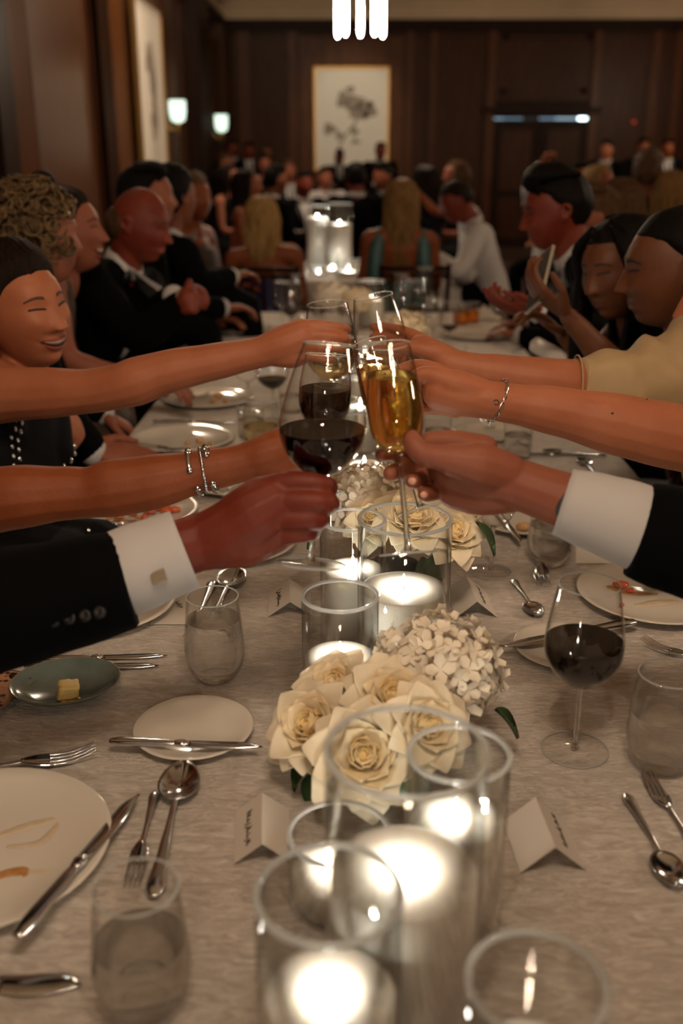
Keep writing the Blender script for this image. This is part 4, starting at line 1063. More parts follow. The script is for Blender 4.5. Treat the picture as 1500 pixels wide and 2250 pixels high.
def face_parts(par, base, bvh, H, smile=0, squint=.5, fem=True, brow='brow_dark', lipm='lip', open_=0, teeth=False, scale=1.0):
    """brows, eyes, lips as children lying on the face; H = 4x4 head frame"""
    def put(nm, mb, mt, pr=None):
        if mb is None: return None
        return link(nm, mb.mesh(nm, True, base), M[mt], pr or par)
    for s in (-1, 1):
        c = [(s*(.016+.0335*u), .0285+.008*sin(pi*min(1, u*.62+.16))-.0030*(1-.55*u)*(1 if fem else 1.6)-.006*u*u, .0285+.008*sin(pi*min(1, u*.62+.16))+.0030*(1-.55*u)*(1 if fem else 1.6)-.006*u*u) for u in [i/8 for i in range(9)]]
        put('eyebrow', colpatch(bvh, H, c, 3, .0006, .0012), brow)
        up = .0048*(1-squint)+.0010; dn = .0036*(1-squint)+.0008
        if squint < .85:
            e = put('eye', colpatch(bvh, H, almond(s*.031, .0115, .0135, up, dn, s*.08), 5, .0003, .0005), 'eye_white')
            if e: put('iris', colpatch(bvh, H, almond(s*.031, .0115, .0058, min(up, .0056), min(dn, .0052)), 5, .0008, .0004), 'eye_dark', e)
        put('eyelid', colpatch(bvh, H, [(x, b_-.0012, b_+.0016+squint*.0010) for x, a_, b_ in almond(s*.031, .0115, .0150, up, dn, s*.08)], 3, .0009, .0008), 'brow_dark')
    wm = .0225+.0100*smile; zc = lambda x: -.0605+.0055*smile*(x/.028)**2*1.0
    n = 13; up = []; lo = []; gap = []; tt = []
    for i in range(n):
        u = -1+2*i/(n-1); x = u*wm; k = max(.03, 1-u*u)**.7; g = open_*k
        z = zc(x)+.001
        up.append((x, z+g*.42, z+g*.42+.0064*k*(1-.22*gs(u, .12))+.0004)); lo.append((x, z-g*.58-.0092*k-.0004, z-g*.58)); gap.append((x, z-g*.58-.0004, z+g*.42+.0004)); tt.append((x*.86, z-g*.06, z+g*.38))
    if open_:
        m_ = put('mouth', colpatch(bvh, H, gap, 4, .0004, .0004), 'mouth_dark')
        if teeth and m_: put('teeth', colpatch(bvh, H, tt, 4, .0009, .0005), 'teeth', m_)
    put('lip', colpatch(bvh, H, up, 4, .0006, .0008), lipm); put('lip', colpatch(bvh, H, lo, 4, .0006, .0010), lipm)

# ------------------------------------------------------------------ hair, in head frame
def hair_mb(style, seed=1):
    random.seed(seed); mb = MB()
    def cap(rx, ry, rz, c=(0, .012, .018), front=.05, nape=-.06, side=-.005, bump=.004, fr=26):
        nu, nv = 56, 36; keep = []
        vs = []
        for i in range(nv+1):
            th = pi*min(max(i/nv, .004), .996)
            for k in range(nu):
                a = 2*pi*k/nu; d = Vector((sin(th)*sin(a), cos(a)*sin(th), cos(th)))
                lim = nape if d.y > .3 else (front if d.y < -.45 else side+(front-side)*max(0, (-d.y)/.45) if d.y < 0 else side+(nape-side)*d.y/.3)
                p = Vector((d.x*rx, d.y*ry, d.z*rz))*(1+bump*8*noise.noise(Vector((d.x*fr*.13, d.y*fr*.13, d.z*2+seed))))
                p += Vector(c)
                if p.z < lim:                                  # pull under the hairline, inside the head
                    q = min(1, (lim-p.z)/.03); p = p*(1-.35*q)
                    if p.z < lim-.03: p = p*.72
                vs.append(p)
        fs = [(i*nu+k, i*nu+(k+1) % nu, (i+1)*nu+(k+1) % nu, (i+1)*nu+k) for i in range(nv) for k in range(nu)]
        mb.add(vs, [tuple(reversed(f)) for f in fs] + [tuple(range(nu)), tuple(reversed([nv*nu+k for k in range(nu)]))])
    def lock(p, r, seg=7, ratio=.5, sm_=4): mb.tube(p, r, seg, smooth=sm_, ratio=ratio)
    if style == 'short':                                       # neat men's hair with volume on top
        cap(.0805, .1035, .106, (0, .010, .020), .080, -.055, .010, .006)
        for k in range(64):
            a = -1+2*k/63; x = a*.060; lock([(x*.9, -.072+.03*a*a, .083-.02*a*a), (x*.95, -.074+.012*a*a, .102-.012*a*a+random.uniform(0, .008)), (x, -.030, .124-.02*a*a), (x*1.05, .035, .122-.02*a*a)], [.006,.012,.013,.010])
    elif style == 'quiff':
        cap(.0815, .1050, .106, (0, .012, .022), .080, -.060, .006, .007)
        for k in range(70):
            a = -1+2*k/69; x = a*.062; h = random.uniform(0, .010)
            lock([(x*.8, -.074+.018*a*a, .080-.012*a*a), (x*.95-.003, -.080+.02*a*a, .104+h*.6), (x, -.045, .130-.020*a*a+h), (x*1.04, .02, .134-.026*a*a), (x*1.05, .07, .10)], [.005,.012,.014,.013,.008])
    elif style == 'fade':
        cap(.0790, .1015, .109, (0, .010, .017), .078, -.03, .034, .004)
    elif style == 'afro_short':
        cap(.088, .108, .116, (0, .010, .020), .078, -.06, .004, .010, 60)
    elif style == 'bald_fringe':
        cap(.0765, .1000, .075, (0, .018, -.008), .2, -.055, -.002, .003)
        mb.v = [p if p.y > -.005 else p*.80 for p in mb.v]
        mb.v = [p*(.86 if p.z > .035 else 1) for p in mb.v]
    elif style == 'updo':                                      # combed back into a low knot
        cap(.0835, .1060, .112, (0, .016, .022), .082, -.060, .000, .006)
        for k in range(84):
            a = -1+2*k/83; x = a*.072; rr = random.uniform(-.0015, .003)
            lock([(x*.92, -.066+.050*a*a, .084-.062*a*a), (x*1.06, -.050+.036*a*a, .112-.052*a*a+rr), (x*1.06, .010, .134-.060*a*a+rr), (x*.72, .085, .066), (x*.25, .115, -.01)], [.0075,.0085,.009,.009,.006], ratio=.8)
        mb.ball((0, .118, -.012), (.040, .030, .038))
        for k in range(8):
            a = k*pi/4; lock([(.028*cos(a), .128, -.012+.028*sin(a)), (.036*cos(a+.8), .140, -.012+.034*sin(a+.8)), (.018*cos(a+1.7), .148, -.012+.018*sin(a+1.7))], [.008,.011,.007])
    elif style == 'topknot':
        cap(.0825, .1060, .108, (0, .014, .018), .078, -.060, -.004, .006)
        for k in range(30):
            a = -1+2*k/29; x = a*.070
            lock([(x*.85, -.070+.042*a*a, .082-.050*a*a), (x*1.0, -.045, .108-.040*a*a), (x*.6, .02, .128-.012*a*a), (x*.2, .05, .14)], [.005,.010,.011,.008])
        mb.ball((0, .05, .145), (.036, .036, .030))
    elif style == 'curly':
        cap(.088, .108, .108, (0, .014, .016), .076, -.06, -.01, .010, 40)
        for k in range(260):
            z = random.uniform(-.62, 1); a = random.uniform(0, 2*pi); r = sqrt(max(0, 1-z*z)); d = Vector((r*sin(a), r*cos(a), z))
            if d.y < -.55 and z < .5: continue
            if d.y < -.15 and z < -.3: continue
            c = Vector((d.x*.098, .014+d.y*.116, .012+d.z*.112)); t = d.orthogonal(); t.rotate(Matrix.Rotation(random.uniform(0, 6), 3, d)); b = d.cross(t); R = random.uniform(.008, .015)
            mb.tube([c+(t*cos(q)+b*sin(q))*R+d*(.004*q-.006) for q in [j*.95 for j in range(7)]], [.003,.0045,.005,.005,.005,.004,.002], 6, smooth=2)
    elif style.startswith('long'):
        cap(.0835, .1070, .108, (0, .014, .018), .080, -.07, -.02, .006)
        L = {'long': .42, 'long_mid': .26, 'long_wavy': .40, 'long_side': .44}[style]
        n = 54
        for k in range(n):
            a = -1+2*k/(n-1); ang = a*2.05; sx, cy = sin(ang), cos(ang)
            if style == 'long_side' and a < -.15: ang *= .55; sx, cy = sin(ang), cos(ang)
            x = .080*sx; y = .016+.100*cy; ln = L*random.uniform(.80, 1.05)*(1-.10*abs(a)); w1 = random.uniform(-.012, .012); w2 = random.uniform(-.016, .016)
            wv = .016 if style == 'long_wavy' else .005
            pts = [(x*.30, -.02+.35*y, .122), (x*.85, y*.85, .085), (x*1.10, y*1.10, .010)]
            for q in range(1, 6):
                f = q/5; pts.append((x*(1.12-.30*f*(1-abs(a)*.6))+w1*f+wv*sin(q*1.9+k), y*(1.10-.34*f)+.020*f+w2*f, .010-ln*f))
            lock(pts, [.006,.013,.015,.015,.015,.014,.011,.004], ratio=.55)
        if style == 'long_side':                              # the curtain in front of the shoulders
            for k in range(20):
                g = 1 if k % 2 else -1; f = (k//2)/9; y = -.050+.060*f
                lock([(g*.030, -.040, .108), (g*.074, y-.012, .060), (g*.088, y, -.010), (g*(.086+.010*f), y-.006, -.12), (g*(.078+.016*f), y-.014, -.24), (g*.074, y-.010, -.34-.05*f)], [.008,.012,.014,.015,.013,.004], ratio=.55)
        for k in range(22):                                   # swept from the parting
            a = -1+2*k/21; x = a*.066
            lock([(x*.15, -.060, .104), (x*.75, -.064+.03*abs(a), .096-.03*abs(a)), (x*1.14, -.034, .030), (x*1.20, -.008, -.035)], [.006,.010,.010,.006])
    return mb

# ------------------------------------------------------------------ bodies
def hand_chains(wrist, fwd, back, side, curl=.55, s=1.0, spread=.06, thumb=.5):
    """wrist point, direction to the fingers, normal of the back of the hand; side +1 right, -1 left"""
    F = Vector(fwd).normalized(); B = Vector(back); B = (B-F*B.dot(F)).normalized(); T = B.cross(F)*side   # T points to the thumb side
    W = Vector(wrist); ch = []
    ch.append(([W-F*.02*s, W+F*.02*s, W+F*.055*s, W+F*.082*s], [.026*s,.030*s,.034*s,.034*s], T, .42))
    for o, l, r, ex in ((.028, (.042,.026,.020), .0088, .088), (.009, (.046,.029,.021), .0092, .092), (-.010, (.042,.027,.020), .0088, .088), (-.027, (.034,.021,.018), .0078, .080)):
        p = W+(F*ex+T*o)*s; d = (F+T*o*spread*22).normalized(); pts = [W+(F*(ex-.035)+T*o*.8)*s, p]; n = B.copy()
        for j, L in enumerate(l):
            ang = curl*(.75 if j == 0 else 1.0); d2 = (d*cos(ang)-n*sin(ang)); n = (n*cos(ang)+d*sin(ang)); d = d2; p = p+d*L*s; pts.append(p)
        ch.append((pts, [r*1.05*s, r*1.12*s, r*s, r*.92*s, r*.74*s], None, 1))
    p = W+(F*.022+T*.026)*s; d = (F*.62+T*.62-B*.42*thumb).normalized(); d2 = (F*.86+T*.22-B*.45*thumb).normalized()
    ch.append(([W+(F*.008+T*.012)*s, p, p+d*.042*s, p+d*.042*s+d2*.030*s, p+d*.042*s+d2*.054*s], [.016*s,.0150*s,.0112*s,.0100*s,.0075*s], None, 1))
    return ch
def add_chain(mb, c, seg=14, grow=0, sm_=4):
    pts, rad, flat, ratio = c
    mb.tube(pts, [r+grow for r in rad], seg, flat=flat, ratio=ratio, smooth=sm_)
def person(label, head, face, up=(0,0,1), body=None, pelvis=None, arms=None, outfit='tux', hair=('short', 'dark'), skin_='fair', fem=False, sit=True,
           voxel=.008, hvox=None, scale=1.0, fparts=False, face_kw=None, head_kw=None, group=None, extra=None, no_arm=(), sleeve_end=.94, seed=1, nm='person', hair_mb_=None, crown=1.0, dresscol='dress_black', legs=True, shoulder_w=None, shrug=0):
    head = Vector(head); s = scale
    HR = frame(face, up); H = Matrix.Translation(head) @ HR.to_4x4()
    bd = Vector(body if body is not None else face); bd.z = 0; bd.normalize(); lat = Vector((0,0,1)).cross(bd)      # lat = person's left
    if pelvis is None: pelvis = (head.x, head.y, head.z-.80*s if not sit else head.z-.70*s)
    pel = Vector(pelvis); upz = HR @ Vector((0, 0, 1))
    nb = head + HR @ Vector((0, .034, -.142))*s
    base = Vector((pel.x, pel.y, 0))
    tor = (nb-pel); L = tor.length; td = tor.normalized(); latT = (lat - td*lat.dot(td)).normalized(); fwdT = latT.cross(td)*-1
    if fwdT.dot(bd) < 0: fwdT = -fwdT
    sw = (shoulder_w or (.165 if fem else .190))*s
    sh = {k: nb - td*.058*s + latT*(sw*g) + td*shrug for k, g in (('L', 1), ('R', -1))}
    def tchain(g=0, waist=1.0):
        P = [nb-td*.03*s, nb-td*.10*s-fwdT*.005*s, nb-td*.20*s+fwdT*(.012 if not fem else .022)*s, nb-td*.34*s, pel+td*.08*s, pel]
        Rr = [.060, .140 if not fem else .128, .160 if not fem else .138, .145*waist if not fem else .115*waist, .155 if not fem else .158, .150]
        return (P, [(r)*s+g for r in Rr], latT, .66)
    A = {}
    for k in ('L', 'R'):
        if k in no_arm: continue
        sp = sh[k]; a = (arms or {}).get(k)
        g = 1 if k == 'L' else -1
        if a is None:
            el = sp - Vector((0,0,1))*.27*s + latT*g*.05*s + bd*.05*s; wr = el + bd*.22*s - latT*g*.09*s + Vector((0,0,.02))
            a = dict(e=el, w=wr)
        el, wr = Vector(a['e']), Vector(a['w']); sp = Vector(a.get('s', sp)); A[k] = dict(a); A[k]['s'] = sp
        thin = (.80 if fem else 1.0)*s
        A[k]['chain'] = a.get('chain') or ([sp-latT*g*.03*s, sp+latT*g*.008*s, sp*.62+el*.38, sp*.12+el*.88, el*.72+wr*.28, el*.35+wr*.65, wr], [.052*thin,.056*thin,.050*thin,.041*thin,.043*thin,.034*thin,.0265*thin], None, 1)
        if a.get('chain'):                                    # join the given arm to this body's own shoulder
            P0, R0, f0, q0 = a['chain']; A[k]['chain'] = ([sh[k]-latT*g*.045*s]+list(P0), [R0[0]*1.02]+list(R0), f0, q0)
        f = (wr-el).normalized(); bk = Vector(a.get('back', (0,0,1)))
        A[k]['hand'] = a.get('hand') or hand_chains(wr+f*.012*s, a.get('fwd', f), bk, 1 if k == 'R' else -1, a.get('curl', .45), (.90 if fem else 1.0)*s)
    # skin: one continuous surface
    mb = head_of(fem=fem, **(head_kw or {})); mb.xf(H @ Matrix.Scale(s, 4))
    mb.tube([head+HR @ Vector((0, .022, -.045))*s, head+HR @ Vector((0, .028, -.100))*s, nb-td*.005*s, nb-td*.05*s], [.058*s if not fem else .050*s, .056*s if not fem else .047*s, .060*s if not fem else .052*s, .060*s], 18, smooth=4)
    add_chain(mb, tchain(-.004), 24)
    mb.tube([sh['L']-latT*.02*s, nb-td*.035*s, sh['R']+latT*.02*s], [.050*s, .052*s, .050*s], 14, smooth=5)
    for k, a in A.items():
        add_chain(mb, a['chain'])
        for c in a['hand']: add_chain(mb, c, 12, 0, 3)
    o = link(nm, fuse(mb, voxel, 2 if voxel > .005 else 3, .45, base, 'person'), M['skin_'+skin_], None, base)
    tag(o, label, 'person', group)
    o['base'] = 0
    if fparts:
        bv = bvh_of(o.data); Hl = Matrix.Translation(-base) @ H @ Matrix.Scale(s, 4)
        face_parts(o, (0,0,0), bv, Hl, **{'fem': fem, **(face_kw or {})})
    if hair:
        hb = (hair_mb_ or hair_mb)(hair[0], seed)
        if hair[0].startswith('long'):                        # long hair falls straight down whatever way the head is tipped
            hm = H @ Matrix.Scale(s*crown, 4); hb.v = [hm @ Vector((p.x, p.y, max(p.z, -.01)))+Vector((0, 0, min(p.z+.01, 0)*s)) for p in hb.v]
        else: hb.xf(H @ Matrix.Scale(s*crown, 4))
        link('hair', hb.mesh('hair', True, base), M['hair_'+hair[1]], o)
    def put(n, b_, mt, vox=None, it=2, smooth=True, pr=None):
        me = fuse(b_, vox, it, .5, base, n) if vox else b_.mesh(n, smooth, base)
        return link(n, me, M[mt], pr or o)
    gv = max(voxel*1.15, .006)
    kn = {}
    if legs:
        lb_ = MB()
        for g in (1, -1):
            hp = pel+lat*.085*s*g
            if sit: knee = hp+bd*.36*s+Vector((0,0,.02)); ft = Vector((knee.x, knee.y, .05))-bd*.02
            else: knee = Vector((hp.x, hp.y, .48*s))+bd*.02; ft = Vector((hp.x, hp.y, .05))
            lb_.tube([hp, (hp*2+knee)/3, knee, (knee+ft)/2, ft], [.085*s,.088*s,.066*s,.058*s,.045*s], 14, smooth=3)
            lb_.tube([ft-bd*.05+Vector((0,0,-.005)), ft+bd*.06+Vector((0,0,-.012)), ft+bd*.16+Vector((0,0,-.015))], [.042,.045,.032], 12, smooth=2)
    def torso_cloth(lo, hi, g, n_sh=True):
        m_ = MB(); c = tchain(g)
        P = c[0]; Rr = c[1]
        m_.tube(P[lo:hi], Rr[lo:hi], 26, flat=latT, ratio=.68, smooth=4); return m_
    if outfit in ('tux', 'suit', 'shirt', 'shirt_vest'):
        mt = 'shirt_white' if outfit.startswith('shirt') else 'suit_black'
        m_ = torso_cloth(0, 6, .016*s)
        m_.tube([sh['L']+latT*.012*s, nb-td*.045*s+latT*.05*s, nb-td*.03*s, nb-td*.045*s-latT*.05*s, sh['R']-latT*.012*s], [.060*s, .060*s, .056*s, .060*s, .060*s], 14, smooth=4)
        for k, a in A.items():
            if a.get('bare'): continue
            P, Rr, _, _ = a['chain']; P2 = [Vector(p) for p in P]; e = P2[-1]; P2[-1] = P2[-2]*(1-sleeve_end)+e*sleeve_end
            m_.tube(P2, [r+.014*s for r in Rr[:-1]]+[Rr[-1]+.018*s], 14, smooth=4)
            f = (Vector(P[-1])-Vector(P[-2])).normalized()
            if outfit != 'shirt': put('shirt_cuff', MB().tube([P2[-1]-f*.01, P2[-1]+f*.022*s], (Rr[-1]+.010*s), 16), 'shirt_white')
        j = put('jacket' if outfit in ('tux', 'suit') else 'shirt', m_, mt, gv, 2)
        bv = bvh_of(j.data); Fm = Matrix((latT, -fwdT, td)).transposed().to_4x4(); Fm.translation = nb-base
        if outfit in ('tux', 'suit'):
            rows = [(-.056*s*(1-f)-.012*s, .056*s*(1-f)+.012*s, (.012-.30*f)*s) for f in [i/10 for i in range(11)]]
            p = rowpatch(bv, Fm, rows, 9, .002, .003)
            if p: put('shirt_front', MB().merge(p).xf(Matrix.Translation(base)), 'shirt_white')
            for g in (-1, 1):
                rows = [(g*(.052*(1-f)+.010)*s, g*(.052*(1-f)+.018+.040*sin(pi*min(1, f*1.1+.12)))*s, (-.012-.29*f)*s) for f in [i/10 for i in range(11)]]
                p = rowpatch(bv, Fm, rows, 5, .004, .003)
                if p: put('lapel', MB().merge(p).xf(Matrix.Translation(base)), 'satin_black')
        cn = head + HR @ Vector((0, .026, -.118))*s
        ax = (nb-td*.0-head).normalized()
        ring = []
        u = fwdT; v_ = latT
        cc = nb+td*.012*s
        mbc = MB()
        for dz, rr in ((-.012, .071), (.026, .063)): pass
        rows = []
        for i in range(25):
            t_ = 2*pi*i/24; rad = lambda q: cc + (u*cos(t_)*.062 + v_*sin(t_)*.068)*q*s
            dip = -.018*s*max(0, cos(t_))
            rows.append([rad(1.08)+td*(-.018*s+dip), rad(1.02)+td*(.002*s+dip), rad(.98)+td*(.020*s+dip*1.3)])
        mbc.slab(rows, lambda i, jx: (rows[i][1]-cc).normalized(), .003*s); put('collar', mbc, 'shirt_white')
        fr = nb - td*.020*s + fwdT*.080*s
        h = bv.ray_cast(fr+fwdT*.3-base, -fwdT, 1.0); fp = (h[0]+base) if h[0] else fr
        if outfit == 'tux':
            b_ = MB()
            for g in (-1, 1): b_.tube([fp+latT*g*.004, fp+latT*g*.030*s, fp+latT*g*.052*s], [.010*s,.017*s,.022*s], 10, flat=td, ratio=.45)
            b_.ball(fp+fwdT*.004, (.011*s,.011*s,.013*s)); put('bow_tie', b_, 'bow_black')
        elif outfit == 'suit':
            rows = [(-w_*s, w_*s, z*s) for w_, z in ((.016, -.008), (.019, -.020), (.010, -.036), (.016, -.10), (.022, -.2), (.024, -.285))]
            p = rowpatch(bv, Fm, rows, 5, .006, .004)
            if p: put('tie', MB().merge(p).xf(Matrix.Translation(base)), 'bow_black')
        if legs: put('trousers', lb_, 'suit_black', .012, 2)
    elif outfit in ('dress', 'strapless', 'halter', 'backless'):
        lo = {'strapless': 2, 'dress': 1, 'halter': 1, 'backless': 3}[outfit]
        m_ = torso_cloth(lo, 6, .010*s)
        if outfit in ('dress', 'halter'):
            for g in (1, -1):
                wd = .085 if outfit == 'halter' else .115
                m_.tube([nb-td*.12*s+latT*g*.08*s+fwdT*.085*s, nb-td*.02*s+latT*g*wd*s+fwdT*.012*s, nb-td*.13*s+latT*g*.09*s-fwdT*.085*s], [.034*s,.030*s,.034*s], 12, flat=latT, ratio=.7, smooth=5)
        if outfit == 'backless':
            for g in (1, -1):
                m_.tube([nb-td*.16*s+latT*g*.10*s+fwdT*.07*s, nb-td*.035*s+latT*g*.115*s, nb-td*.20*s+latT*g*.135*s-fwdT*.05*s, nb-td*.40*s+latT*g*.11*s-fwdT*.05*s], [.040*s,.042*s,.045*s,.05*s], 12, smooth=5)
        if legs:
            m_.merge(lb_)
            if sit: m_.tube([pel+bd*.05, pel+bd*.34*s+Vector((0,0,.01)), pel+bd*.39*s-Vector((0,0,.25)), Vector((pel.x, pel.y, .10))+bd*.40*s], [.15*s,.14*s,.14*s,.15*s], 18, flat=lat, ratio=.6, smooth=4)
            else: m_.tube([pel, Vector((pel.x, pel.y, .5)), Vector((pel.x, pel.y, .08))], [.17*s,.19*s,.23*s], 20, smooth=3)
        put('dress', m_, dresscol, gv, 2)
    if extra: extra(o, base, dict(H=H, HR=HR, nb=nb, td=td, lat=latT, fwd=fwdT, sh=sh, put=put, A=A, pel=pel))
    return o
pmat('dress_black', (.0028,.0028,.004), .8, spec=.12); pmat('dress_navy', (.010,.012,.030), .55, sheen=.1); pmat('dress_teal', (.012,.060,.068), .5, col2=(.02,.085,.09), nscale=20)
pmat('dress_brown', (.030,.018,.010), .7, col2=(.055,.034,.020), nscale=60); pmat('dress_cream', (.30,.20,.098), .75, col2=(.35,.245,.13), nscale=14); pmat('dress_wine', (.035,.008,.010), .6); pmat('dress_blue', (.018,.018,.075), .5); pmat('dress_rust', (.30,.075,.035), .6)
pmat('stripe_dress', (.004,.0045,.006), .6); pmat('dress_gold', (.34,.17,.035), .6, col2=(.42,.23,.06), nscale=9)
# ------------------------------------------------------------------ chairs with turned slats
def chair(loc, yaw, label):
    t = thing('wooden_chair', label, 'chair', loc, (0, 0, yaw), 'dark spindle-back chairs')
    W_ = .385; D_ = .37; m_ = 'walnut_dark'
    part('seat', MB().box((0, 0, .435), (W_, D_, .03)), M[m_], t, False)
    part('cushion', MB().tube([(-.15, 0, .468), (.15, 0, .468)], .165, 16, flat=(0,1,0), ratio=.13), M['linen'], t)
    for sx in (-1, 1):
        part('back_post', MB().tube([(sx*.175, -.175, .0), (sx*.175, -.18, .44), (sx*.178, -.215, .70), (sx*.180, -.245, .92)], .0125, 8, smooth=3), M[m_], t)
        part('leg', MB().tube([(sx*.175, .165, 0), (sx*.175, .165, .42)], .0125, 8), M[m_], t)
        part('stretcher', MB().tube([(sx*.175, -.17, .18), (sx*.175, .165, .18)], .008, 8), M[m_], t)
    for z, y in ((.905, -.243), (.872, -.238), (.60, -.200)):
        part('rail', MB().bar((-.185, y, z), (.185, y, z), .022, .026 if z > .9 else .016), M[m_], t)
    for k in range(5):
        x = -.12+.06*k; part('slat', MB().tube([(x, -.200, .60), (x, -.238, .872)], .009, 8), M[m_], t)
    for y in (-.17, .165): part('stretcher', MB().tube([(-.175, y, .22), (.175, y, .22)], .008, 8), M[m_], t)
qa = PD(577, 563, 5.20); qb = PD(912, 558, 5.25)
chair((qa.x, qa.y+.245, 0), .0, 'dark spindle-back chair of the blonde woman in blue')
chair((qb.x, qb.y+.245, 0), 0, 'dark spindle-back chair of the woman in the teal dress')

# ------------------------------------------------------------------ seated guests around the long table
FR = dict(head_kw=dict(res=(48, 42)))
E = lambda *a: Vector(a)
def pch(l):                                                   # chain from pixels: (px, py, depth, radius)
    return ([PD(x, y, d) for x, y, d, r in l], [r for *_, r in l], None, 1)

# woman in the halter dress, arm raised to the toast (right hand toward the camera)
def beads(o, base, k):
    bv = bvh_of([c for c in o.children if c.name.startswith('dress')][0].data); mb = MB(); F = k['fwd']; lat = k['lat']; td = k['td']; nb = k['nb']
    for s in (-1, 1):
        for row in range(2):
            for i in range(16):
                f = i/15; p = nb - td*(.10+.25*f) + lat*(s*(.105-.095*f)+row*.014) + F*.4
                h = bv.ray_cast(p-base, -F, 1.0)
                if h[0]: mb.ball(h[0]+F*.002+base, (.0045, .0045, .0065), seg=7, rings=5)
    b = k['put']('beading', mb, 'silver'); b['kind'] = 'stuff'
w1_arm = pch([(-95, 885, 1.90, .058), (-20, 868, 1.87, .056), (90, 864, 1.83, .0475), (190, 860, 1.80, .0405), (255, 850, 1.78, .0405), (300, 838, 1.77, .0435), (370, 816, 1.765, .0385), (470, 795, 1.76, .0330), (545, 780, 1.755, .0285), (595, 769, 1.75, .0275)])
w1_hand = [pch([(580, 770, 1.75, .0275), (625, 755, 1.745, .033), (662, 742, 1.745, .034)]), pch([(600, 775, 1.752, .024), (640, 778, 1.75, .026), (662, 775, 1.752, .022)]),
    pch([(640, 735, 1.74, .013), (672, 716, 1.735, .0105), (715, 716, 1.730, .0095), (750, 720, 1.735, .0085), (764, 724, 1.765, .0075)]),
    pch([(640, 748, 1.738, .013), (678, 737, 1.730, .0108), (720, 738, 1.726, .0098), (754, 743, 1.735, .0085), (764, 748, 1.765, .0075)]),
    pch([(640, 765, 1.738, .013), (676, 759, 1.732, .0103), (714, 762, 1.728, .0095), (744, 766, 1.737, .0082), (755, 768, 1.765, .0072)]),
    pch([(640, 782, 1.742, .012), (668, 782, 1.738, .0092), (700, 786, 1.735, .0084), (725, 790, 1.745, .0072), (735, 792, 1.77, .0065)]),
    pch([(610, 760, 1.77, .016), (650, 735, 1.80, .0125), (690, 722, 1.825, .0105), (720, 716, 1.835, .0085)])]
person('smiling dark-haired woman in a beaded black halter dress, bare arm stretched out', PD(48, 682, 2.0), (.82, -.56, .03), (-.20, .02, 1), (.88, -.42, 0), pelvis=PD(-95, 1240, 2.0), outfit='halter', hair=('updo', 'dark'), fem=True, skin_='fair', voxel=.0034,
    arms={'R': dict(e=PD(300, 838, 1.77), w=PD(595, 769, 1.75), chain=w1_arm, hand=w1_hand, s=PD(-60, 880, 1.9)), 'L': dict(e=PD(70, 1010, 2.22), w=PD(118, 1180, 2.0), curl=.4)},
    fparts=True, face_kw=dict(smile=1, squint=.88, open_=.0125, teeth=True, brow='brow_brown'), head_kw=dict(smile=1, nose=1.1, full=.6), extra=beads)
person('person with curly light hair in a black jacket, seen from behind', PD(80, 522, 2.45), (.78, .62, -.05), body=(1, .1, 0), outfit='suit', hair=('curly', 'ash'), skin_='pink', crown=1.06, pelvis=PD(-130, 1060, 2.45),
    arms={'R': dict(e=PD(118, 900, 2.32), w=PD(190, 978, 2.36), fwd=(1, .1, -.2), back=(0, -.5, .8), curl=.25), 'L': dict(e=PD(120, 850, 2.7), w=PD(210, 900, 2.75))}, voxel=.006)
person('laughing woman in profile with dark hair tied up, brown dress', PD(147, 510, 2.90), (1, .02, .05), body=(1, 0, 0), outfit='dress', hair=('topknot', 'dark'), fem=True, skin_='pink', dresscol='dress_brown', pelvis=PD(25, 900, 2.95)+Vector((-.08, -.08, 0)), voxel=.005,
    arms={'R': dict(e=PD(150, 800, 2.72), w=PD(300, 830, 2.75))}, fparts=True, face_kw=dict(smile=1, squint=.85, open_=.022, teeth=True), head_kw=dict(smile=1))
def thumbs(wr, s): return None
person('bald smiling man in a tuxedo giving a thumbs-up', PD(306, 494, 3.25), (.95, -.24, -.24), (.10, -.02, 1), (.9, -.35, 0), pelvis=PD(150, 860, 3.3)+Vector((-.02, .14, 0)), outfit='tux', hair=('bald_fringe', 'brown'), skin_='ruddy', voxel=.005,
    arms={'R': dict(e=PD(300, 745, 3.05), w=PD(395, 672, 2.98), hand=[pch([(395, 672, 2.98, .03), (412, 660, 2.96, .036)]), pch([(408, 648, 2.96, .018), (412, 635, 2.95, .014), (416, 620, 2.95, .012)])] + [pch([(405, y, 2.95, .013), (425, y-1, 2.94, .0125), (428, y, 2.97, .011)]) for y in (646, 658, 670, 682)]),
          'L': dict(e=PD(330, 700, 3.35), w=PD(378, 655, 3.12), fwd=(.6, -.5, .3), back=(.2, -.4, .8), curl=.9)},
    fparts=True, face_kw=dict(smile=.9, squint=.85, fem=False, brow='brow_brown'), head_kw=dict(smile=.9, nose=1.15, full=.5))
person('man with thick black hair in a dinner jacket, seen from behind on the left', PD(380, 436, 4.0), (.60, .78, -.05), body=(.85, .5, 0), outfit='tux', hair=('afro_short', 'black'), skin_='olive', pelvis=PD(345, 690, 4.1), arms={'R': dict(e=PD(440, 625, 3.95), w=PD(500, 610, 4.05))}, **FR)
person('dark-haired guest mostly hidden behind the bald man', PD(322, 436, 3.75), (.9, .2, 0), outfit='suit', hair=('short', 'black'), skin_='pink', pelvis=PD(235, 740, 3.75), **FR)
person('woman with bare shoulders facing the camera beyond the dinner jackets', PD(428, 436, 5.4), (.70, -.70, 0), body=(.9, -.3, 0), outfit='strapless', hair=('updo', 'ash'), fem=True, skin_='tan', dresscol='dress_brown', **FR)
person('blonde woman in a blue dress, back to the camera', PD(574, 482, 5.45), (-.25, .95, -.1), body=(0, 1, 0), outfit='strapless', hair=('long_mid', 'gold'), fem=True, skin_='tan', dresscol='dress_blue', pelvis=(qa.x, qa.y+.34, .56), hvox=0, **FR)
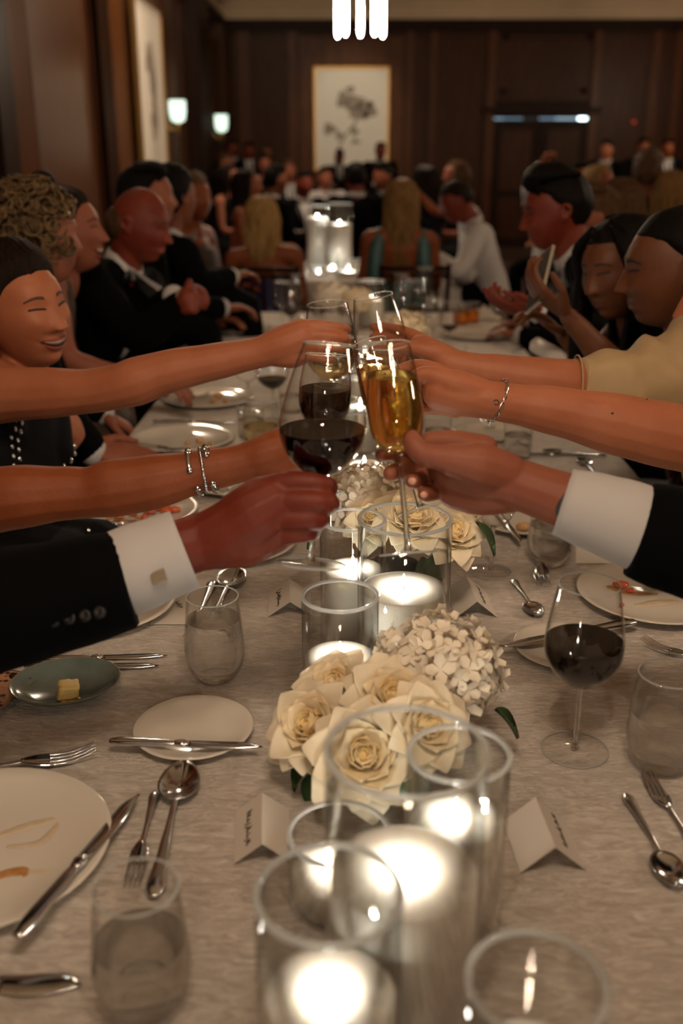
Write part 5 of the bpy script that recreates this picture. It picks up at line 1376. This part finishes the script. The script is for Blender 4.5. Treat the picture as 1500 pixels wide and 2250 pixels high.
person('woman in an open-backed teal dress with long blonde hair', PD(882, 444, 5.5), (.05, 1, -.1), body=(0, 1, 0), outfit='backless', hair=('long', 'blonde'), fem=True, skin_='tan', dresscol='dress_teal', pelvis=(qb.x-.08, qb.y+.34, .56), **FR)
person('man in a white shirt bending over the second table', PD(1003, 444, 5.95), (-.86, -.12, -.45), (-.35, 0, 1), (-1, .05, 0), pelvis=PD(1092, 655, 6.0)+Vector((0, .25, 0)), outfit='shirt', hair=('fade', 'dark'), skin_='ruddy',
    arms={'R': dict(e=PD(1030, 610, 6.0), w=PD(975, 585, 5.9)), 'L': dict(e=PD(1010, 600, 5.7), w=PD(965, 570, 5.75))}, shrug=.03, voxel=.007)
def watch(o, base, k):
    w_ = k['A']['L']['chain'][0][-1]; d = (k['A']['L']['chain'][0][-1]-k['A']['L']['chain'][0][-2]).normalized()
    k['put']('wristwatch', MB().tube([w_-d*.008, w_+d*.010], .032, 16), 'silver')
person('dark-haired man in a suit and tie looking down at his phone', PD(1222, 464, 3.1), (-.97, -.04, -.22), (-.22, -.05, 1), (-1, 0, 0), pelvis=(1.08, 3.2, .52), outfit='suit', hair=('quiff', 'black'), skin_='ruddy', voxel=.005,
    arms={'L': dict(e=PD(1290, 735, 2.80), w=PD(1200, 690, 2.75), fwd=(-1, -.1, .12), back=(-.1, -.4, -.9), curl=.35), 'R': dict(e=PD(1260, 690, 3.2), w=PD(1190, 682, 2.98), fwd=(-1, -.2, .15), back=(.1, .2, -1), curl=.5)},
    fparts=True, face_kw=dict(fem=False, squint=.92, brow='brow_dark'), head_kw=dict(nose=1.15), extra=watch)
person('long-haired woman looking down at a phone held up in her hand', PD(1362, 590, 2.42), (-.82, -.54, -.22), (-.16, .02, 1), (-1, 0, 0), pelvis=(1.04, 2.55, .52), outfit='strapless', hair=('long_side', 'black'), fem=True, skin_='brown', voxel=.0045, dresscol='dress_navy',
    arms={'L': dict(e=PD(1345, 805, 2.30), w=PD(1250, 697, 2.25), fwd=(-.7, 0, .5), back=(-.5, -.5, -.7), curl=.62), 'R': dict(e=PD(1300, 790, 2.6), w=PD(1240, 740, 2.55), curl=.5)},
    fparts=True, face_kw=dict(squint=.86, lipm='lip_dark'), head_kw=dict(full=.5))
person('man with a close fade haircut in profile at the right edge', PD(1482, 592, 2.05), (-.97, .08, -.14), (-.12, 0, 1), (-1, 0, 0), pelvis=(1.20, 2.22, .52), outfit='suit', hair=('fade', 'black'), skin_='brown', voxel=.0045, arms={'L': dict(e=PD(1640, 960, 2.05), w=PD(1560, 985, 2.2)), 'R': dict(e=PD(1600, 900, 2.4), w=PD(1540, 930, 2.5))},
    fparts=True, face_kw=dict(fem=False, squint=.9, lipm='lip_dark'), head_kw=dict(nose=1.1, full=.3))
def held_phone(a, b, d, label):
    A, B = PD(*a, d), PD(*b, d); c = (A+B)/2; u = (B-A).normalized(); t = thing('phone', label, 'phone', c); L = .15
    n = u.cross(Vector((.5, -.8, .1))).normalized(); v = n.cross(u)
    R = Matrix((v, u, n)).transposed(); t.rotation_euler = R.to_euler()
    part('body', MB().box((0, 0, 0), (.072, L, .008)), M['silver_handle'], t, False); part('screen', MB().box((0, 0, -.0043), (.066, L-.012, .001)), M['eye_dark'], t, False)
held_phone((1148, 562), (1222, 668), 2.27, 'slim phone held up by the long-haired woman, seen edge-on')
held_phone((1110, 672), (1190, 678), 2.86, 'phone lying flat in the hands of the man in suit and tie')
cl = PD(1232, 788, 2.6); o = part('clutch_bag', MB().tube([(-.075, 0, 0), (.075, 0, 0)], .022, 12, flat=(0,0,1), ratio=.5), M['porcelain'], None, loc=cl, rot=(0, .45, -.3)); tag(o, 'slim pale clutch on the lap beside the woman with the phone', 'bag')

# ------------------------------------------------------------------ guests beyond, and staff along the far wall
def far(label, px, py, d, face, outfit, hair, skin_, fem=False, sit=True, col='dress_black', **k):
    h = PD(px, py, d)
    if not sit: k.setdefault('scale', max(.86, min(1.08, h.z/1.60))); k['pelvis'] = (h.x, h.y+.02, h.z-.70)
    else: k['pelvis'] = (h.x-.10*face[0], h.y-.10*face[1], max(.50, h.z-.69))
    person(label, h, face, outfit=outfit, hair=hair, skin_=skin_, fem=fem, sit=sit, dresscol=col, voxel=.012, body=(face[0], face[1], 0), **{**FR, **k})
far('woman with dark hair and orange-lit bare shoulders left of the blonde in blue', 545, 408, 7.6, (.95, -.1, 0), 'strapless', ('long_mid', 'dark'), 'tan', True, col='dress_rust')
far('woman in profile with dark hair behind the bare-shouldered woman', 503, 392, 9.2, (.95, -.25, 0), 'dress', ('long_mid', 'dark'), 'pink', True)
far('dark-haired man in black turned toward the tall candles', 605, 397, 8.4, (.8, .5, 0), 'tux', ('short', 'black'), 'olive')
far('ruddy man in black tie left of the tall candles, face to the camera', 668, 404, 9.5, (.45, -.85, -.1), 'tux', ('short', 'dark'), 'ruddy')
far('small pale face between the two dark-suited men at the second table', 636, 376, 11.5, (.1, -1, 0), 'suit', ('short', 'brown'), 'pink')
far('broad man in black with his back to the camera behind the tall candles', 783, 393, 8.2, (.0, 1, -.1), 'suit', ('short', 'black'), 'ruddy')
far('man with dark hair leaning left beside the broad back', 842, 388, 9.3, (-.8, -.5, -.2), 'suit', ('short', 'black'), 'olive')
far('woman with long dark hair right of the teal dress', 932, 402, 7.4, (-.5, .8, 0), 'dress', ('long', 'dark'), 'tan', True, arms={'R': dict(e=PD(955, 465, 7.3), w=PD(925, 430, 7.2))})
far('brown-haired woman turned left behind the man in the white shirt', 1000, 386, 8.4, (-.9, -.3, 0), 'dress', ('long_mid', 'brown'), 'pink', True)
far('guest in white shirt raising an arm behind the man in suit and tie', 1212, 392, 7.6, (-.6, -.6, 0), 'shirt', ('short', 'dark'), 'tan', arms={'R': dict(e=PD(1160, 415, 7.5), w=PD(1185, 368, 7.4), curl=.9)})
far('dark-haired guest half hidden right of the raised arm', 1272, 392, 7.9, (.1, -1, 0), 'suit', ('short', 'black'), 'tan')
far('blonde woman turned right behind the man in suit and tie', 1316, 402, 6.9, (.7, -.6, 0), 'dress', ('long_mid', 'blonde'), 'tan', True)
far('woman with brown hair gathered up, back to the camera on the right', 1422, 380, 5.7, (.3, .9, 0), 'dress', ('updo', 'brown'), 'tan', True)
far('woman with wavy blonde hair at the right edge in the background', 1472, 425, 5.6, (.2, .95, 0), 'dress', ('long_wavy', 'blonde'), 'tan', True)
far('brown-haired guest seen from behind over the woman with the phone', 1362, 462, 4.0, (.2, .95, 0), 'dress', ('long_mid', 'brown'), 'tan', True)
far('pink-faced guest just behind the head of the man in suit and tie', 1305, 478, 3.9, (-.9, .2, 0), 'suit', ('short', 'brown'), 'pink')
far('waiter in black before the left part of the large flower print', 746, 345, 15.2, (.1, -1, 0), 'suit', ('short', 'black'), 'ruddy', sit=False)
far('waiter in black at the right edge of the large flower print', 836, 333, 13.6, (.2, -1, -.1), 'suit', ('short', 'brown'), 'ruddy', sit=False)
far('staff member in black in the far left corner, first from the corner', 511, 327, 15.0, (.2, -1, 0), 'suit', ('short', 'dark'), 'ruddy', sit=False)
far('staff member in black in the far left corner, second from the corner', 546, 332, 14.2, (.3, -1, 0), 'suit', ('short', 'black'), 'ruddy', sit=False)
far('brown-haired woman standing third from the far left corner', 588, 338, 14.6, (-.3, -1, 0), 'dress', ('long_mid', 'brown'), 'pink', True, sit=False)
far('seated guest below the two staff in the far left corner', 497, 358, 12.5, (.8, -.5, 0), 'suit', ('short', 'brown'), 'pink')
far('seated guest beside the brown-haired standing woman, face lit', 582, 362, 12.0, (.2, -1, 0), 'dress', ('updo', 'dark'), 'pink', True)
far('standing staff with a pale bluish-lit face right of the door', 1332, 330, 12.6, (-.5, -.9, 0), 'suit', ('short', 'dark'), 'fair', sit=False)
far('second standing staff right of the door', 1412, 325, 13.2, (.2, -1, 0), 'suit', ('short', 'black'), 'tan', sit=False)
far('third standing staff right of the door, near the right edge', 1466, 327, 13.0, (0, -1, 0), 'suit', ('short', 'black'), 'tan', sit=False)
far('seated guest far behind the tall candles, first from the left', 715, 392, 11.2, (.3, -1, 0), 'shirt', ('short', 'dark'), 'pink')
# ------------------------------------------------------------------ the toast: four arms from outside the frame, and the raised glasses
def glass_axis(base_px, base_d, top_px, top_d): 
    a = PD(*base_px, base_d); b = PD(*top_px, top_d); return a, (b-a)
# raised glasses
a, ax = glass_axis((682, 1240), 1.195, (724, 756), 1.165)
stem_glass([(r, z) for r, z in BIG], .0430, a, ax, 'large red wine glass raised in the fist with the white cuff', .163)
a, ax = glass_axis((897, 1218), 1.170, (857, 785), 1.185)
stem_glass(FLUTE, .0345, a, ax, 'champagne flute raised by the hand in the right white cuff', .215, 'champagne', None, 'champagne flute', 'champagne_flute')
a, ax = glass_axis((703, 1080), 1.47, (718, 780), 1.45)
stem_glass([(r*.98, z) for r, z in SMALL], .036, a, ax, 'smaller red wine glass raised behind the large one', .152)
a, ax = glass_axis((925, 1120), 1.40, (808, 745), 1.42)
stem_glass(FLUTE, .0345, a, ax, 'tilted champagne flute raised by the wrist with the twisted bracelet', .212, 'champagne', None, 'champagne flute', 'champagne_flute')
a, ax = glass_axis((742, 950), 1.80, (718, 655), 1.795)
stem_glass(BORDEAUX, .043, a, ax, 'white wine glass raised in the highest left hand', .165, 'white_wine')
a, ax = glass_axis((868, 925), 1.84, (820, 657), 1.83)
stem_glass(BORDEAUX, .043, a, ax, 'nearly empty wine glass raised in the highest right hand', .120, 'white_wine')

# --- man with the white french cuff, left
ch = pch([(-230, 1300, 1.13, .060), (-90, 1345, 1.125, .055), (20, 1335, 1.125, .052), (150, 1296, 1.135, .047), (290, 1246, 1.15, .040), (400, 1204, 1.16, .0345), (465, 1182, 1.165, .0335)])
hd = [pch([(440, 1192, 1.165, .0345), (500, 1172, 1.162, .0385), (560, 1135, 1.158, .0400), (600, 1112, 1.158, .0360)]), pch([(470, 1195, 1.165, .030), (540, 1185, 1.163, .033), (600, 1165, 1.163, .028), (640, 1160, 1.165, .020)]), pch([(520, 1135, 1.165, .028), (570, 1098, 1.163, .027), (610, 1078, 1.16, .021)]),
    pch([(575, 1085, 1.158, .019), (622, 1065, 1.148, .0155), (672, 1060, 1.142, .0128), (714, 1068, 1.146, .0122), (722, 1074, 1.172, .0105), (700, 1078, 1.195, .0095)]),
    pch([(575, 1115, 1.156, .019), (618, 1104, 1.142, .0155), (672, 1102, 1.134, .0132), (717, 1106, 1.138, .0128), (725, 1108, 1.168, .011), (702, 1108, 1.192, .0095)]),
    pch([(575, 1145, 1.158, .018), (612, 1142, 1.144, .0145), (662, 1142, 1.136, .0125), (698, 1143, 1.140, .0120), (706, 1142, 1.168, .0105), (690, 1140, 1.19, .009)]),
    pch([(575, 1172, 1.162, .017), (608, 1174, 1.152, .0128), (650, 1174, 1.146, .0108), (680, 1172, 1.150, .0102), (688, 1168, 1.172, .009), (675, 1164, 1.19, .008)]),
    pch([(530, 1120, 1.185, .022), (590, 1082, 1.205, .0165), (650, 1070, 1.222, .0135), (700, 1066, 1.225, .0105)])]
def french_cuff(o, base, k):
    P = [PD(x, y, d) for x, y, d in ((262, 1262, 1.146), (300, 1248, 1.150), (350, 1228, 1.155), (406, 1206, 1.160))]
    k['put']('shirt_cuff', MB().tube(P, [.0505, .0515, .0495, .0475], 28, smooth=3, cap=False, ratio=1.0), 'shirt_white')
    n = ((Vector((0, 0, CAMZ))-PD(350, 1270, 1.12)).normalized()+Vector((-.25, 0, .35))).normalized()
    c = PD(349, 1268, 1.106); u = (PD(400, 1250, 1.106)-c).normalized(); v = n.cross(u)
    cl_ = MB().box(c, (.0165, .0135, .006), Matrix((u, v, n)).transposed()); cl_.tube([c-n*.004, c-n*.014], .003, 8); k['put']('cufflink', cl_, 'silver', smooth=False)
    for i, (x, y) in enumerate(((217, 1345), (186, 1352), (152, 1358), (118, 1364))):
        p = PD(x, y, 1.078); k['put']('button', MB().lathe([(1e-4, -.003), (.0072, -.003), (.0075, 0), (.0055, .0018), (.0030, .0008), (1e-4, .0008)], 16).xf(Matrix.Translation(p) @ n.to_track_quat('Z', 'Y').to_matrix().to_4x4()), 'satin_black')
head1 = Vector((-.70, 1.12, 1.33))
person('man in a black dinner jacket with french cuff and cufflink, arm entering at the left', head1, (.9, .3, -.1), body=(1, .1, 0), pelvis=(head1.x-.24, head1.y, .52), outfit='tux', hair=('short', 'dark'), skin_='ruddy', voxel=.0024, sleeve_end=0.0 or .93,
    arms={'R': dict(s=PD(-330, 1290, 1.14), e=PD(20, 1335, 1.125), w=PD(465, 1182, 1.165), chain=ch, hand=hd, bare=True)}, no_arm=('L',), extra=lambda o, b, k: (french_cuff(o, b, k),
      k['put']('sleeve', MB().tube([k['sh']['R']+k['lat']*.05]+[PD(x, y, d) for x, y, d in ((-230, 1305, 1.13), (-90, 1352, 1.125), (20, 1335, 1.125), (150, 1305, 1.135), (280, 1272, 1.146))], [.086, .080, .074, .069, .064, .0575], 28, smooth=5, cap=False), 'suit_black', .005, 3)))

# --- bare arm with the silver bracelet, left middle
ch = pch([(-170, 1112, 1.41, .052), (-60, 1105, 1.405, .049), (40, 1092, 1.40, .0455), (140, 1084, 1.40, .0385), (195, 1082, 1.40, .0365), (250, 1072, 1.40, .0415), (330, 1060, 1.40, .0395), (440, 1036, 1.40, .0305), (520, 1020, 1.40, .0275), (560, 1010, 1.40, .0270)])
hd = [pch([(545, 1012, 1.40, .027), (590, 1000, 1.40, .031), (640, 985, 1.41, .032)]), pch([(550, 1005, 1.40, .022), (600, 975, 1.40, .020), (645, 955, 1.41, .017)]), pch([(560, 1020, 1.40, .022), (610, 1020, 1.40, .024), (650, 1015, 1.41, .02)]),
    pch([(630, 960, 1.41, .014), (668, 945, 1.41, .0105), (705, 940, 1.42, .0095), (722, 945, 1.45, .0085), (712, 950, 1.475, .0075)]), pch([(635, 980, 1.405, .014), (672, 968, 1.405, .0108), (712, 964, 1.415, .0098), (728, 968, 1.45, .0085), (716, 972, 1.475, .0075)]),
    pch([(632, 1000, 1.405, .013), (668, 992, 1.405, .0102), (704, 990, 1.418, .0094), (720, 992, 1.45, .008), (708, 994, 1.475, .007)]), pch([(625, 1018, 1.41, .012), (656, 1014, 1.41, .0090), (686, 1014, 1.42, .0082), (700, 1016, 1.445, .007), (692, 1016, 1.465, .0065)]),
    pch([(590, 985, 1.42, .016), (640, 955, 1.45, .0125), (680, 940, 1.475, .0105), (705, 936, 1.485, .0085)])]
def cuff_bracelet(o, base, k):
    def arm_r(px): return
    # ring round the forearm: tube centred on the arm, twisted wire, with bead ends
    c = PD(446, 1034, 1.40); ax_ = (PD(520, 1018, 1.40)-PD(390, 1046, 1.40)).normalized(); u = ax_.orthogonal().normalized(); v = ax_.cross(u); r = .0312
    mb = MB(); up_ = Vector((0, 0, 1)); up_ = (up_-ax_*up_.dot(ax_)).normalized(); sd = ax_.cross(up_)
    pts = lambda off, a0, a1, sk=0: [c+ax_*(off+sk*sin(a))+(up_*cos(a)+sd*sin(a))*r for a in [a0+(a1-a0)*i/28 for i in range(29)]]
    br = MB(); n_ = 64
    for ph in (0, pi): 
        P = []
        for i in range(n_*3):
            a = 2*pi*i/(n_*3); q = a*36+ph; P.append(c+ax_*(.004*sin(a+.6)+.0011*sin(q))+(up_*cos(a)+sd*sin(a))*(r+.0013*cos(q)))
        br.tube(P, .0015, 6, closed=True)
    b = k['put']('bracelet', br, 'silver')
    e = MB()
    for off, a0, a1 in ((-.014, .2, 1.15), (.012, .0, .55), (-.010, 2.1, 2.75), (.012, 2.0, 2.7), (-.014, 5.3, 6.1), (.010, 6.0, 6.5)):
        e.tube(pts(off, a0, a1), .0034, 8)
        for q in (a0, a1): e.ball(c+ax_*off+(up_*cos(q)+sd*sin(q))*r, .0052, seg=10, rings=8)
    k['put']('bead_end', e, 'silver', pr=b)
head2 = Vector((-.74, 1.54, 1.29))
person('person with a tanned bare arm and twisted silver bracelet entering at the left', head2, (.9, .35, -.05), body=(1, .15, 0), pelvis=(head2.x-.24, head2.y+.02, .52), outfit='strapless', hair=('updo', 'brown'), fem=True, skin_='tan', voxel=.0026,
    arms={'R': dict(s=PD(-250, 1120, 1.42), e=PD(195, 1080, 1.40), w=PD(560, 1010, 1.40), chain=ch, hand=hd)}, no_arm=('L',), extra=cuff_bracelet, dresscol='stripe_dress')

# --- bare arm with the thin twisted bracelet, right middle
ch = pch([(1760, 1035, 1.41, .053), (1640, 1005, 1.40, .050), (1540, 974, 1.40, .0465), (1460, 956, 1.40, .0470), (1360, 934, 1.395, .0440), (1230, 905, 1.39, .0350), (1130, 888, 1.385, .0285), (1080, 880, 1.38, .0270), (1045, 876, 1.38, .0272)])
hd = [pch([(1060, 878, 1.38, .0265), (1010, 870, 1.38, .0290), (970, 858, 1.385, .0290)]), pch([(1050, 862, 1.375, .022), (1000, 845, 1.37, .0215), (965, 832, 1.37, .0155), (935, 822, 1.372, .0118), (908, 832, 1.376, .0105), (893, 848, 1.38, .0085)]),
    pch([(1010, 848, 1.40, .016), (968, 820, 1.405, .0125), (935, 806, 1.41, .0105), (905, 805, 1.425, .0098), (870, 818, 1.432, .0088), (845, 832, 1.425, .0078)]),
    pch([(1000, 868, 1.41, .016), (955, 845, 1.42, .0115), (915, 838, 1.432, .0102), (880, 845, 1.438, .009), (850, 858, 1.43, .008)]),
    pch([(1000, 882, 1.40, .016), (958, 872, 1.412, .0112), (922, 872, 1.428, .0100), (888, 876, 1.436, .009), (862, 884, 1.43, .0078)]),
    pch([(1000, 896, 1.39, .015), (962, 896, 1.40, .0100), (930, 898, 1.415, .0090), (902, 902, 1.422, .008), (882, 906, 1.42, .007)])]
def thin_bracelet(o, base, k):
    c = PD(1092, 883, 1.383); d = (PD(1060, 877, 1.38)-PD(1140, 890, 1.385)).normalized(); up_ = Vector((0, 0, 1)); up_ = (up_-d*up_.dot(d)).normalized(); sd = d.cross(up_); br = MB(); r = .0305
    for ph in (0, pi):
        P = []
        for i in range(160):
            a = 2*pi*i/160; q = a*7+ph; P.append(c+d*(.0020*sin(q)-.006*cos(a))+(up_*cos(a)*1.02+sd*sin(a)*.98)*(r+.0018*cos(q)))
        br.tube(P, .0008, 6, closed=True)
    k['put']('bracelet', br, 'silver')
    bv = bvh_of(o.data); n = (Vector((0, 0, CAMZ))-c).normalized()
    for (x, y, r_, nm, mt) in ((1090, 884, .0032, 'tattoo', 'tattoo'), (1345, 908, .0022, 'mole', 'hair_brown'), (1421, 878, .0016, 'mole', 'hair_brown')):
        p = PD(x, y, 1.2); h = bv.ray_cast(p-base, (p-Vector((0, 0, CAMZ))).normalized(), 1)
        if h[0]:
            q = h[0]+base
            if nm == 'mole': k['put'](nm, MB().ball(q, (r_, r_, r_*.7), seg=10, rings=6), mt)
            else:
                e1 = h[1].orthogonal().normalized(); e2 = h[1].cross(e1); k['put'](nm, MB().tube([q+(e1*cos(t)*r_+e2*sin(t)*r_*1.2)+h[1]*.0002 for t in [i*.4 for i in range(14)]], .0007, 6), mt)
head3 = Vector((.82, 1.24, 1.30))
person('bare-armed person with a thin twisted bracelet entering at the right', head3, (-.9, .3, -.05), body=(-1, .15, 0), pelvis=(head3.x+.22, head3.y+.02, .52), outfit='dress', hair=('long_mid', 'brown'), fem=True, skin_='fair', voxel=.0026,
    arms={'R': dict(s=PD(1880, 1075, 1.42), e=PD(1460, 956, 1.40), w=PD(1045, 876, 1.38), chain=ch, hand=hd)}, no_arm=('L',), extra=thin_bracelet)

# --- man with the flute, right front
ch = pch([(1860, 1230, 1.12, .060), (1700, 1220, 1.13, .056), (1580, 1200, 1.14, .050), (1460, 1170, 1.15, .045), (1340, 1132, 1.16, .0385), (1240, 1100, 1.17, .0335), (1160, 1072, 1.175, .0310), (1105, 1054, 1.178, .0300)])
hd = [pch([(1130, 1062, 1.178, .0300), (1080, 1048, 1.185, .0330), (1030, 1035, 1.195, .0330), (985, 1030, 1.205, .0270)]), pch([(1120, 1080, 1.185, .026), (1060, 1090, 1.195, .024), (1000, 1080, 1.205, .022)]),
    pch([(1110, 1040, 1.170, .026), (1050, 1022, 1.160, .0275), (1000, 1012, 1.156, .0205), (955, 1004, 1.154, .0148), (925, 996, 1.152, .0132), (908, 976, 1.156, .0125), (902, 962, 1.160, .0105)]),
    pch([(1060, 990, 1.195, .020), (1005, 972, 1.205, .0150), (950, 968, 1.212, .0118), (900, 982, 1.222, .0105), (862, 996, 1.222, .0095), (838, 1000, 1.212, .0085)]),
    pch([(1050, 1020, 1.21, .018), (985, 1010, 1.222, .0135), (925, 1018, 1.232, .0112), (888, 1030, 1.220, .0108), (862, 1038, 1.202, .0100), (856, 1042, 1.192, .0085)]),
    pch([(1050, 1050, 1.21, .018), (990, 1045, 1.222, .0130), (945, 1050, 1.226, .0112), (922, 1055, 1.205, .0108), (910, 1057, 1.180, .0102), (906, 1058, 1.166, .0085)]),
    pch([(1050, 1075, 1.208, .016), (1000, 1076, 1.216, .0115), (965, 1080, 1.216, .0100), (945, 1085, 1.195, .0096), (934, 1087, 1.178, .0090), (931, 1088, 1.166, .0075)])]
def right_cuff(o, base, k):
    P = [PD(x, y, d) for x, y, d in ((1236, 1102, 1.17), (1300, 1122, 1.163), (1370, 1146, 1.158), (1420, 1166, 1.155))]
    k['put']('shirt_cuff', MB().tube(P, [.0400, .0455, .0495, .0510], 28, smooth=3, cap=False), 'shirt_white')
    bv = bvh_of(o.data)
    tp = MB(); Q = []
    for x, y in ((1252, 1075), (1240, 1090), (1228, 1108), (1224, 1125), (1232, 1138)):
        p = PD(x, y, 1.0); h = bv.ray_cast(p-base, (p-Vector((0, 0, CAMZ))).normalized(), 1)
        if h[0]: Q.append(h[0]+base+h[1]*.0002)
    if len(Q) > 2: k['put']('tattoo', MB().tube(Q, [.0022]*len(Q), 8, smooth=3), 'tattoo')
    for x, y, r_ in ((906, 1058, .0052), (932, 1088, .0046)):
        p = PD(x-1, y-1, 1.0); h = bv.ray_cast(p-base, (p-Vector((0, 0, CAMZ))).normalized(), 1)
        if h[0]:
            e1 = (PD(x+10, y+10, 1.17)-PD(x, y, 1.17)).normalized(); k['put']('fingernail', MB().ball(h[0]+base-h[1]*.0006, (r_, r_*.85, .0016), h[1].to_track_quat('Z', 'Y').to_matrix(), 12, 8), 'nail')
head4 = Vector((.82, .78, 1.33))
person('man in a black jacket and white cuff holding a champagne flute at the right', head4, (-.9, .3, -.1), body=(-1, .1, 0), pelvis=(head4.x+.20, head4.y, .52), outfit='suit', hair=('short', 'brown'), skin_='pink', voxel=.0022,
    arms={'R': dict(s=PD(2000, 1240, 1.12), e=PD(1580, 1200, 1.14), w=PD(1105, 1054, 1.178), chain=ch, hand=hd, bare=True)}, no_arm=('L',), extra=lambda o, b, k: (right_cuff(o, b, k),
      k['put']('sleeve', MB().tube([k['sh']['R']+k['lat']*.05]+[PD(x, y, d) for x, y, d in ((1860, 1235, 1.12), (1700, 1225, 1.13), (1580, 1206, 1.14), (1470, 1182, 1.15), (1400, 1162, 1.155))], [.085, .082, .074, .068, .062, .0565], 28, smooth=5, cap=False), 'suit_black', .005, 3)))

# --- woman in the cream blouse, highest right arm
ch = pch([(1440, 848, 1.82, .054), (1350, 848, 1.79, .050), (1265, 842, 1.77, .0425), (1200, 836, 1.76, .0405), (1110, 822, 1.76, .0345), (1030, 808, 1.76, .0275), (985, 798, 1.765, .0265)])
hd = [pch([(1000, 800, 1.765, .026), (960, 784, 1.775, .029), (925, 768, 1.79, .028)]), pch([(960, 776, 1.76, .020), (915, 765, 1.755, .0135), (880, 765, 1.765, .0105), (860, 770, 1.78, .0085)]),
    pch([(955, 765, 1.80, .016), (920, 742, 1.82, .0118), (885, 727, 1.84, .0100), (850, 718, 1.878, .0092), (820, 718, 1.892, .0082)]), pch([(950, 778, 1.80, .016), (912, 758, 1.83, .0115), (880, 746, 1.855, .0100), (845, 740, 1.885, .009), (818, 742, 1.892, .008)]),
    pch([(945, 792, 1.80, .016), (908, 778, 1.825, .0110), (875, 770, 1.85, .0098), (842, 766, 1.88, .0086), (818, 768, 1.89, .0078)]), pch([(945, 804, 1.795, .015), (912, 798, 1.815, .0098), (882, 794, 1.84, .0088), (855, 792, 1.865, .0078), (836, 794, 1.875, .007)])]
head5 = PD(1625, 650, 1.85)
def blouse(o, base, k):
    random.seed(4)
    P = [PD(x, y, d) for x, y, d in ((1560, 800, 1.88), (1500, 825, 1.85), (1440, 838, 1.82), (1350, 846, 1.79), (1262, 843, 1.77))]
    mb = MB().tube(P, [.105, .088, .078, .065, .0490], 30, smooth=12, cap=False)
    for p in mb.v: p += Vector((noise.noise(p*16), noise.noise(p*18+Vector((4, 0, 0))), noise.noise(p*15+Vector((0, 7, 0)))))*.012 + Vector((0, -.3, 1))*(.006*sin(p.x*70+p.z*40)*max(0, min(1, (p.x-.44)*8)))
    k['put']('sleeve', mb, 'dress_cream')
    yk = MB().tube([k['sh']['R']+k['lat']*.0, k['nb']-k['td']*.06-k['lat']*.07, k['nb']-k['td']*.05+k['lat']*.07, k['sh']['L']], [.074, .072, .072, .066], 18, smooth=4)
    yk.tube([k['sh']['R'], (k['sh']['R']+PD(1500, 825, 1.85))/2, PD(1500, 825, 1.85)], [.074, .078, .084], 18, smooth=3); k['put']('yoke', yk, 'dress_cream', .009, 2)
    hem = MB().tube([PD(1266, 843, 1.77)+(Vector((0, 0, 1))*cos(a)+Vector((0, 1, 0))*sin(a))*.0500 for a in [i*pi/16 for i in range(32)]], .0016, 8, closed=True); k['put']('hem', hem, 'dress_cream')
person('fair-haired woman in a cream blouse at the right edge, arm stretched out', head5, (-.9, .1, -.1), body=(-1, 0, 0), pelvis=(.83, 1.98, .55), outfit='dress', hair=('long_wavy', 'gold'), fem=True, skin_='fair', voxel=.0034, dresscol='dress_cream',
    arms={'R': dict(s=PD(1470, 850, 1.84), e=PD(1265, 842, 1.77), w=PD(985, 798, 1.765), chain=ch, hand=hd)}, no_arm=('L',), extra=blouse)
